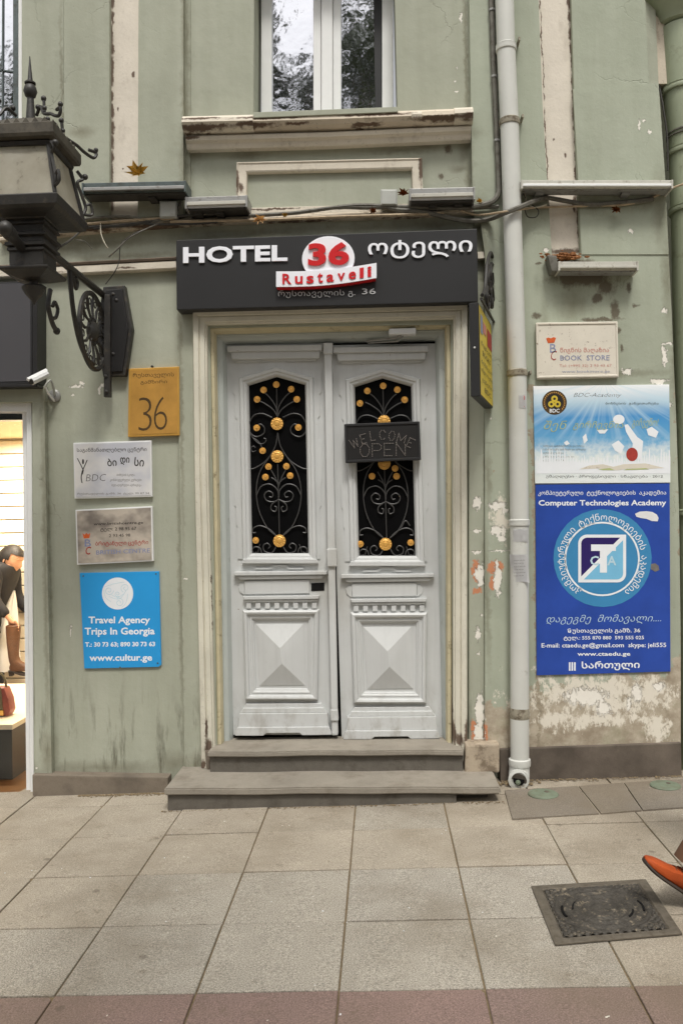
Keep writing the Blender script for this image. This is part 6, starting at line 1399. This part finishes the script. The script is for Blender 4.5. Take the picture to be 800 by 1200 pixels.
def person(label, J, hd, fwd, up, top_mat, leg_mat, shoe_mat, hairlen=.0, hs=.115, scarf=None):
    base = Vector((J['pelvis'][0][0], J['pelvis'][0][1], min(J[k][0][2] for k in J) - .07))
    pr_ = thing('person', base, label, 'person')
    hands = {}
    for sd_n in ('l', 'r'):        # five bent fingers rooted inside each palm
        wv, ev = Vector(J['wrist_' + sd_n][0]), Vector(J['elbow_' + sd_n][0]); d_ = (wv - ev).normalized(); sidev = d_.cross(fwd).normalized()
        pal = d_.cross(sidev).normalized()
        J['palm_' + sd_n] = (wv + d_ * .055, .024, 'wrist_' + sd_n); J['knuckle_' + sd_n] = (wv + d_ * .09, .022, 'palm_' + sd_n)
        hands[sd_n] = (wv, d_, sidev, pal)
    v, e, r_ = chain(J); me = skin_mesh(v, e, r_)
    b = B(); b.from_mesh(me); bpy.data.meshes.remove(me)
    head_bm(b, Vector(hd), fwd, up, hs)
    for sd_n, (wv, d_, sv, pal) in hands.items():
        for i, ln in enumerate((.070, .080, .074, .058)):
            p0 = wv + d_ * .085 + pal * (.030 - .020 * i); cv = [p0 - d_ * .02, p0 + d_ * ln * .40, p0 + d_ * ln * .75 + sv * .014, p0 + d_ * ln + sv * .034]
            tube(b, cv, [.0095, .009, .0082, .006], 6)
        tube(b, [wv + d_ * .03 + pal * .02, wv + d_ * .055 + pal * .046, wv + d_ * .085 + pal * .052 + sv * .012], [.011, .010, .007], 6)
    me = bpy.data.meshes.new('b'); b.to_mesh(me); b.free(); o = bpy.data.objects.new('t', me); link(o)
    md = o.modifiers.new('r', 'REMESH'); md.mode = 'VOXEL'; md.voxel_size = .0075; md.use_smooth_shade = True
    bpy.context.view_layer.update(); m2 = bpy.data.meshes.new_from_object(o.evaluated_get(bpy.context.evaluated_depsgraph_get())); bpy.data.objects.remove(o); bpy.data.meshes.remove(me)
    b = B(); b.from_mesh(m2); bpy.data.meshes.remove(m2); obj('body', b, 'skin', pr_, smooth=True)
    def garment(name, keys, grow, mat, root):
        sp = {k: (J[k][0], J[k][1] + grow, J[k][2] if J[k][2] in keys else None) for k in keys}
        vv, ee, rr = chain(sp); me = skin_mesh(vv, ee, rr, root, 2); b = B(); b.from_mesh(me); bpy.data.meshes.remove(me); return obj(name, b, mat, pr_, smooth=True)
    garment('jacket', ['pelvis', 'waist', 'chest', 'neck_base'] + [k + s_ for s_ in ('_l', '_r') for k in ('shoulder', 'elbow', 'wrist')], .022, top_mat, 0)
    garment('trousers', ['pelvis'] + [k + s_ for s_ in ('_l', '_r') for k in ('hip', 'knee', 'ankle')], .020, leg_mat, 0)
    # hair: a cap of the skull, open at the face
    f = fwd.normalized(); u = (up - f * up.dot(f)).normalized(); l = u.cross(f)
    t = bmesh.new(); bmesh.ops.create_uvsphere(t, u_segments=36, v_segments=24, radius=1)
    dl = [v for v in t.verts if (v.co.y > .30 and v.co.z < .46) or v.co.z < -.55 - hairlen or (v.co.y > .02 and v.co.z < .0)]
    bmesh.ops.delete(t, geom=dl, context='VERTS')
    for v in t.verts:
        x, y, z = v.co; g = 1.09 + .03 * math.sin(14 * math.atan2(x, y + .01)) * (1 - abs(z))
        v.co = Vector(hd) + (l * x * .70 * g + f * (y * .90 + .04) * g + u * z * 1.0 * g) * hs
    bmesh.ops.solidify(t, geom=t.faces[:], thickness=.008)
    obj('hair', t, 'hair_dark', pr_, smooth=True)
    return pr_
def std(px_, py_, h=1.70, z0=0.0, dirx=1.0, lean=.0, legs=None, arms=None):
    """skeleton facing +-x"""
    k = h / 1.75; X = lambda f_, s_, z: (px_ + dirx * f_, py_ + s_, z0 + z)
    le = lean; J = {'pelvis': (X(0, 0, .95 * k), .115 * k, None), 'waist': (X(.02 + le * .3, 0, 1.10 * k), .115 * k, 'pelvis'), 'chest': (X(.02 + le, 0, 1.32 * k - abs(le) * .18), .135 * k, 'waist'),
        'neck_base': (X(.02 + le * 1.4, 0, 1.45 * k - abs(le) * .3), .06 * k, 'chest'), 'neck': (X(.04 + le * 1.6, 0, 1.53 * k - abs(le) * .4), .05 * k, 'neck_base'), 'skull': (X(.05 + le * 1.8, 0, 1.58 * k - abs(le) * .45), .05 * k, 'neck')}
    for n_, s_ in (('l', 1), ('r', -1)):
        lg = (legs or {}).get(n_, (0.02, 0.0)); ar = (arms or {}).get(n_, (.02, .06))
        J['hip_' + n_] = (X(0, s_ * .09, .88 * k), .085 * k, 'pelvis'); J['knee_' + n_] = (X(lg[0] * .55 + .03, s_ * .09, .49 * k), .058 * k, 'hip_' + n_); J['ankle_' + n_] = (X(lg[0], s_ * .09, .09 + lg[1]), .040 * k, 'knee_' + n_)
        J['toe_' + n_] = (X(lg[0] + .12, s_ * .10, .045 + lg[1]), .030, 'ankle_' + n_)
        J['shoulder_' + n_] = (X(.0 + le * 1.1, s_ * .18, 1.40 * k - abs(le) * .25), .055 * k, 'chest'); J['elbow_' + n_] = (X(ar[0] * .4 + le * .9, s_ * .23, 1.12 * k - abs(le) * .2), .042 * k, 'shoulder_' + n_); J['wrist_' + n_] = (X(ar[0] + ar[1] + le * .9, s_ * .22, .88 * k + ar[1] * .8 - abs(le) * .2), .028 * k, 'elbow_' + n_)
    return J
# shopper inside, bent forward, facing right
dpt = 2.22
hp = P(13, 655, -dpt)
J = std(hp.x - .22, dpt, 1.66, -.055, 1, .15, None, {'l': (.05, .10), 'r': (.05, .10)})
person('person with short dark hair and black jacket bending inside the lit shop', J, (hp.x + .0, dpt, hp.z - .0), Vector((1, -.15, -.42)), Vector((.4, 0, 1)), 'jacket_black', 'trouser_dark', 'shoe_sole', hs=.125)
# passer-by: only the orange shoe and a trouser hem reach the photo
hc = G(816, 1062)
py_ = hc.y
J = std(hc.x + .45, py_ + .09, 1.76, zg(hc.x), -1, .0, {'r': (.40, .10), 'l': (-.30, .06)}, {'l': (.03, .03), 'r': (-.10, .02)})
nk = Vector(J['skull'][0])
J['toe_r'] = ((hc.x - .02, J['ankle_r'][0][1], J['ankle_r'][0][2] - .02), .022, 'ankle_r')
pp = person('person walking in from the right edge in an orange shoe and brown trousers', J, nk + Vector((-.02, 0, .09)), Vector((-1, -.05, 0)), Vector((0, 0, 1)), 'coat_brown', 'trouser_brown', 'shoe_orange')
def shoe(heel, fx, pitch, name_parent, mats=('shoe_orange', 'shoe_sole'), L_=.285):
    f = Vector((fx * math.cos(pitch), 0, math.sin(pitch))); u = Vector((-fx * math.sin(pitch), 0, math.cos(pitch))); s = Vector((0, 1, 0))
    secs = [(-.0, .030, .012, .050), (.02, .036, .004, .095), (.06, .038, .004, .105), (.10, .037, .006, .092), (.14, .041, .006, .073), (.18, .045, .006, .060), (.22, .046, .008, .054), (.25, .041, .012, .048), (.272, .028, .018, .040), (.283, .010, .024, .034)]
    def loft(zlo, zhi, wk, nm, mt):
        b = B(); rings = []
        for l_, hw, z0, z1 in secs:
            a0, a1 = zlo(z0, z1), zhi(z0, z1); ring = []
            for k in range(12):
                a = 2 * math.pi * k / 12; cy, cz = math.cos(a), math.sin(a)
                ring.append(b.verts.new(heel + f * l_ + s * (hw * wk * math.copysign(abs(cy) ** .7, cy)) + u * ((a0 + a1) / 2 + (a1 - a0) / 2 * math.copysign(abs(cz) ** .7, cz))))
            rings.append(ring)
        for i in range(len(rings) - 1):
            for k in range(12): b.faces.new((rings[i][k], rings[i][(k + 1) % 12], rings[i + 1][(k + 1) % 12], rings[i + 1][k]))
        b.faces.new(rings[0][::-1]); b.faces.new(rings[-1]); return obj(nm, b, mt, name_parent, smooth=True)
    sh_ = loft(lambda a, c_: a, lambda a, c_: c_, 1, 'shoe', mats[0])
    loft(lambda a, c_: a - .010, lambda a, c_: a + .008, 1.07, 'sole', mats[1])
    for k in range(4):
        b = B(); l_ = .10 + k * .02; zt = .094 - k * .0085; tube(b, [heel + f * l_ + s * y_ + u * (zt + .001 - abs(y_) * .3) for y_ in (-.028, -.014, 0, .014, .028)], .003, 5); obj('lace', b, 'lace', name_parent)
ank = Vector(J['ankle_r'][0])
shoe(Vector((hc.x + .01, ank.y, zg(hc.x) + .012)), -1, R(35), pp)
b = B(); a_ = Vector(J['ankle_r'][0]); tube(b, [a_ + Vector((-.085, 0, -.02)), a_ + Vector((-.05, 0, .03)), a_ + Vector((.03, 0, .11)), a_ + Vector((.09, 0, .2))], [.060, .064, .068, .066], 14); obj('trouser_hem', b, 'trouser_brown', pp, smooth=True)
ank2 = Vector(J['ankle_l'][0])
shoe(Vector((ank2.x + .06, ank2.y, zg(ank2.x) + .05)), -1, R(-12), pp)

# ================================================================== street trees across the pavement (seen in the panes)
def tree(x, y, h, seed, label, spread=3.2, nleaf=4200):
    rnd = random.Random(seed); t = thing('plane_tree', (x, y, -.1), label, 'tree', 'plane trees along the street')
    b = B(); tips = []
    def branch(p, d, ln, r_, lv):
        pts = [p]; q_ = p.copy(); dd_ = d.copy()
        for _ in range(5):
            dd_ = (dd_ + Vector((rnd.uniform(-.22, .22), rnd.uniform(-.22, .22), rnd.uniform(-.08, .16)))).normalized(); q_ = q_ + dd_ * ln / 5; pts.append(q_.copy())
        tube(b, pts, [r_ * (1 - .11 * i) for i in range(6)], 6 if lv > 1 else 10)
        if lv >= 2: tips.extend(pts[1:])
        if lv < 4:
            for k in range(3 + (lv == 0)):
                a = rnd.uniform(0, 6.28); tl = rnd.uniform(.45, .95); nd = (dd_ * math.cos(tl) + Vector((math.cos(a), math.sin(a), rnd.uniform(-.2, .5))) * math.sin(tl)).normalized()
                branch(pts[rnd.choice((3, 4, 5))], nd, ln * rnd.uniform(.58, .75), r_ * .55, lv + 1)
    branch(Vector((x, y, -.15)), Vector((0, 0, 1)), h * .42, .24, 0)
    obj('trunk', b, 'bark', t, smooth=True)
    b = B()
    for _ in range(nleaf):
        p = rnd.choice(tips) + Vector((rnd.gauss(0, .22), rnd.gauss(0, .22), rnd.gauss(-.08, .2))); a, c_ = Vector((rnd.gauss(0, 1), rnd.gauss(0, 1), rnd.gauss(0, 1))).normalized(), Vector((rnd.gauss(0, 1), rnd.gauss(0, 1), rnd.gauss(0, 1))); c_ = a.cross(c_).normalized(); s = rnd.uniform(.09, .17)
        b.faces.new([b.verts.new(p + a * s * u + c_ * s * v) for u, v in ((-1, -.1), (-.2, -.7), (1, 0), (-.1, .75))])
    obj('crown', b, 'leaves_live', t, keep=True)
tree(-1.7, -9.4, 12.0, 5, 'plane tree behind the camera, seen mirrored in the upper window')
tree(-9.4, -9.6, 12.0, 9, 'plane tree farther left behind the camera, mirrored in the left window')

# building row added across the avenue to block low sky light; shows in reflections
far = thing('sky_blocking_building', (0, -34, 0), 'pale apartment block added across the avenue behind the camera to block low sky light', 'building')
M['sky_blocking_wall'] = simple('added_sky_blocking_facade', (150, 142, 128), .85, .15, .4)
b = B(); box3(b, (-45, -46, -.2), (45, -34, 13)); obj('wall', b, 'sky_blocking_wall', far)  # wall of the added sky-blocking building
b = B(); box3(b, (-45.4, -46.4, 13.003), (45.4, -33.5, 13.6)); obj('roof', b, 'step', far)
for i in range(18):
    for j in range(4):
        x_, z_ = -41 + i * 4.8, 1.4 + j * 3.1; b = B(); box3(b, (x_ - .75, -34.0, z_), (x_ + .75, -33.93, z_ + 1.9)); w_ = obj('window', b, 'pvc', far)  # windows of the added sky-blocking building
        b = B(); box3(b, (x_ - .65, -33.935, z_ + .1), (x_ + .65, -33.90, z_ + 1.8)); obj('pane', b, 'void', w_)
# grit and tiny pebbles gathered at the foot of the wall and steps, and scattered on the slabs
b = B()
def chip(p, r_):
    bmesh.ops.create_icosphere(b, subdivisions=1, radius=r_, matrix=Matrix.Translation(p) @ Matrix.Rotation(random.uniform(0, 6), 4, 'Z') @ Matrix.Diagonal((1.5, 1, .55, 1)))
for _ in range(420):
    x = random.uniform(-1.9, -1.28); chip(Vector((x, -.1 - abs(random.gauss(0, .02)), zg(x) + .001)), random.uniform(.002, .006))
for _ in range(260):
    x = random.uniform(xL0 - .02, xL1 + .02); chip(Vector((x, yL + .012 - abs(random.gauss(0, .014)), zg(x) + .001)), random.uniform(.002, .005))
for _ in range(320):
    x = random.uniform(xL1 + .0, 1.9); chip(Vector((x, -.092 - abs(random.gauss(0, .02)), zg(x) + .010)), random.uniform(.002, .006))
for _ in range(120):
    c = P(random.gauss(604, 12), 925, .1); chip(Vector((c.x, -.13 - abs(random.gauss(0, .03)), zg(c.x) + .010)), random.uniform(.003, .010))
o = obj('wall_foot_grit', b, 'soil'); tag(o, 'brown grit gathered along the foot of the wall and steps', 'grit'); o['kind'] = 'stuff'
b = B()
for _ in range(30):
    p = G(random.uniform(-10, 810), random.uniform(945, 1198)); chip(p + Vector((0, 0, .001)), random.uniform(.0015, .0045))
o = obj('pale_crumbs', b, 'paper'); tag(o, 'tiny pale crumbs scattered over the paving', 'grit'); o['kind'] = 'stuff'
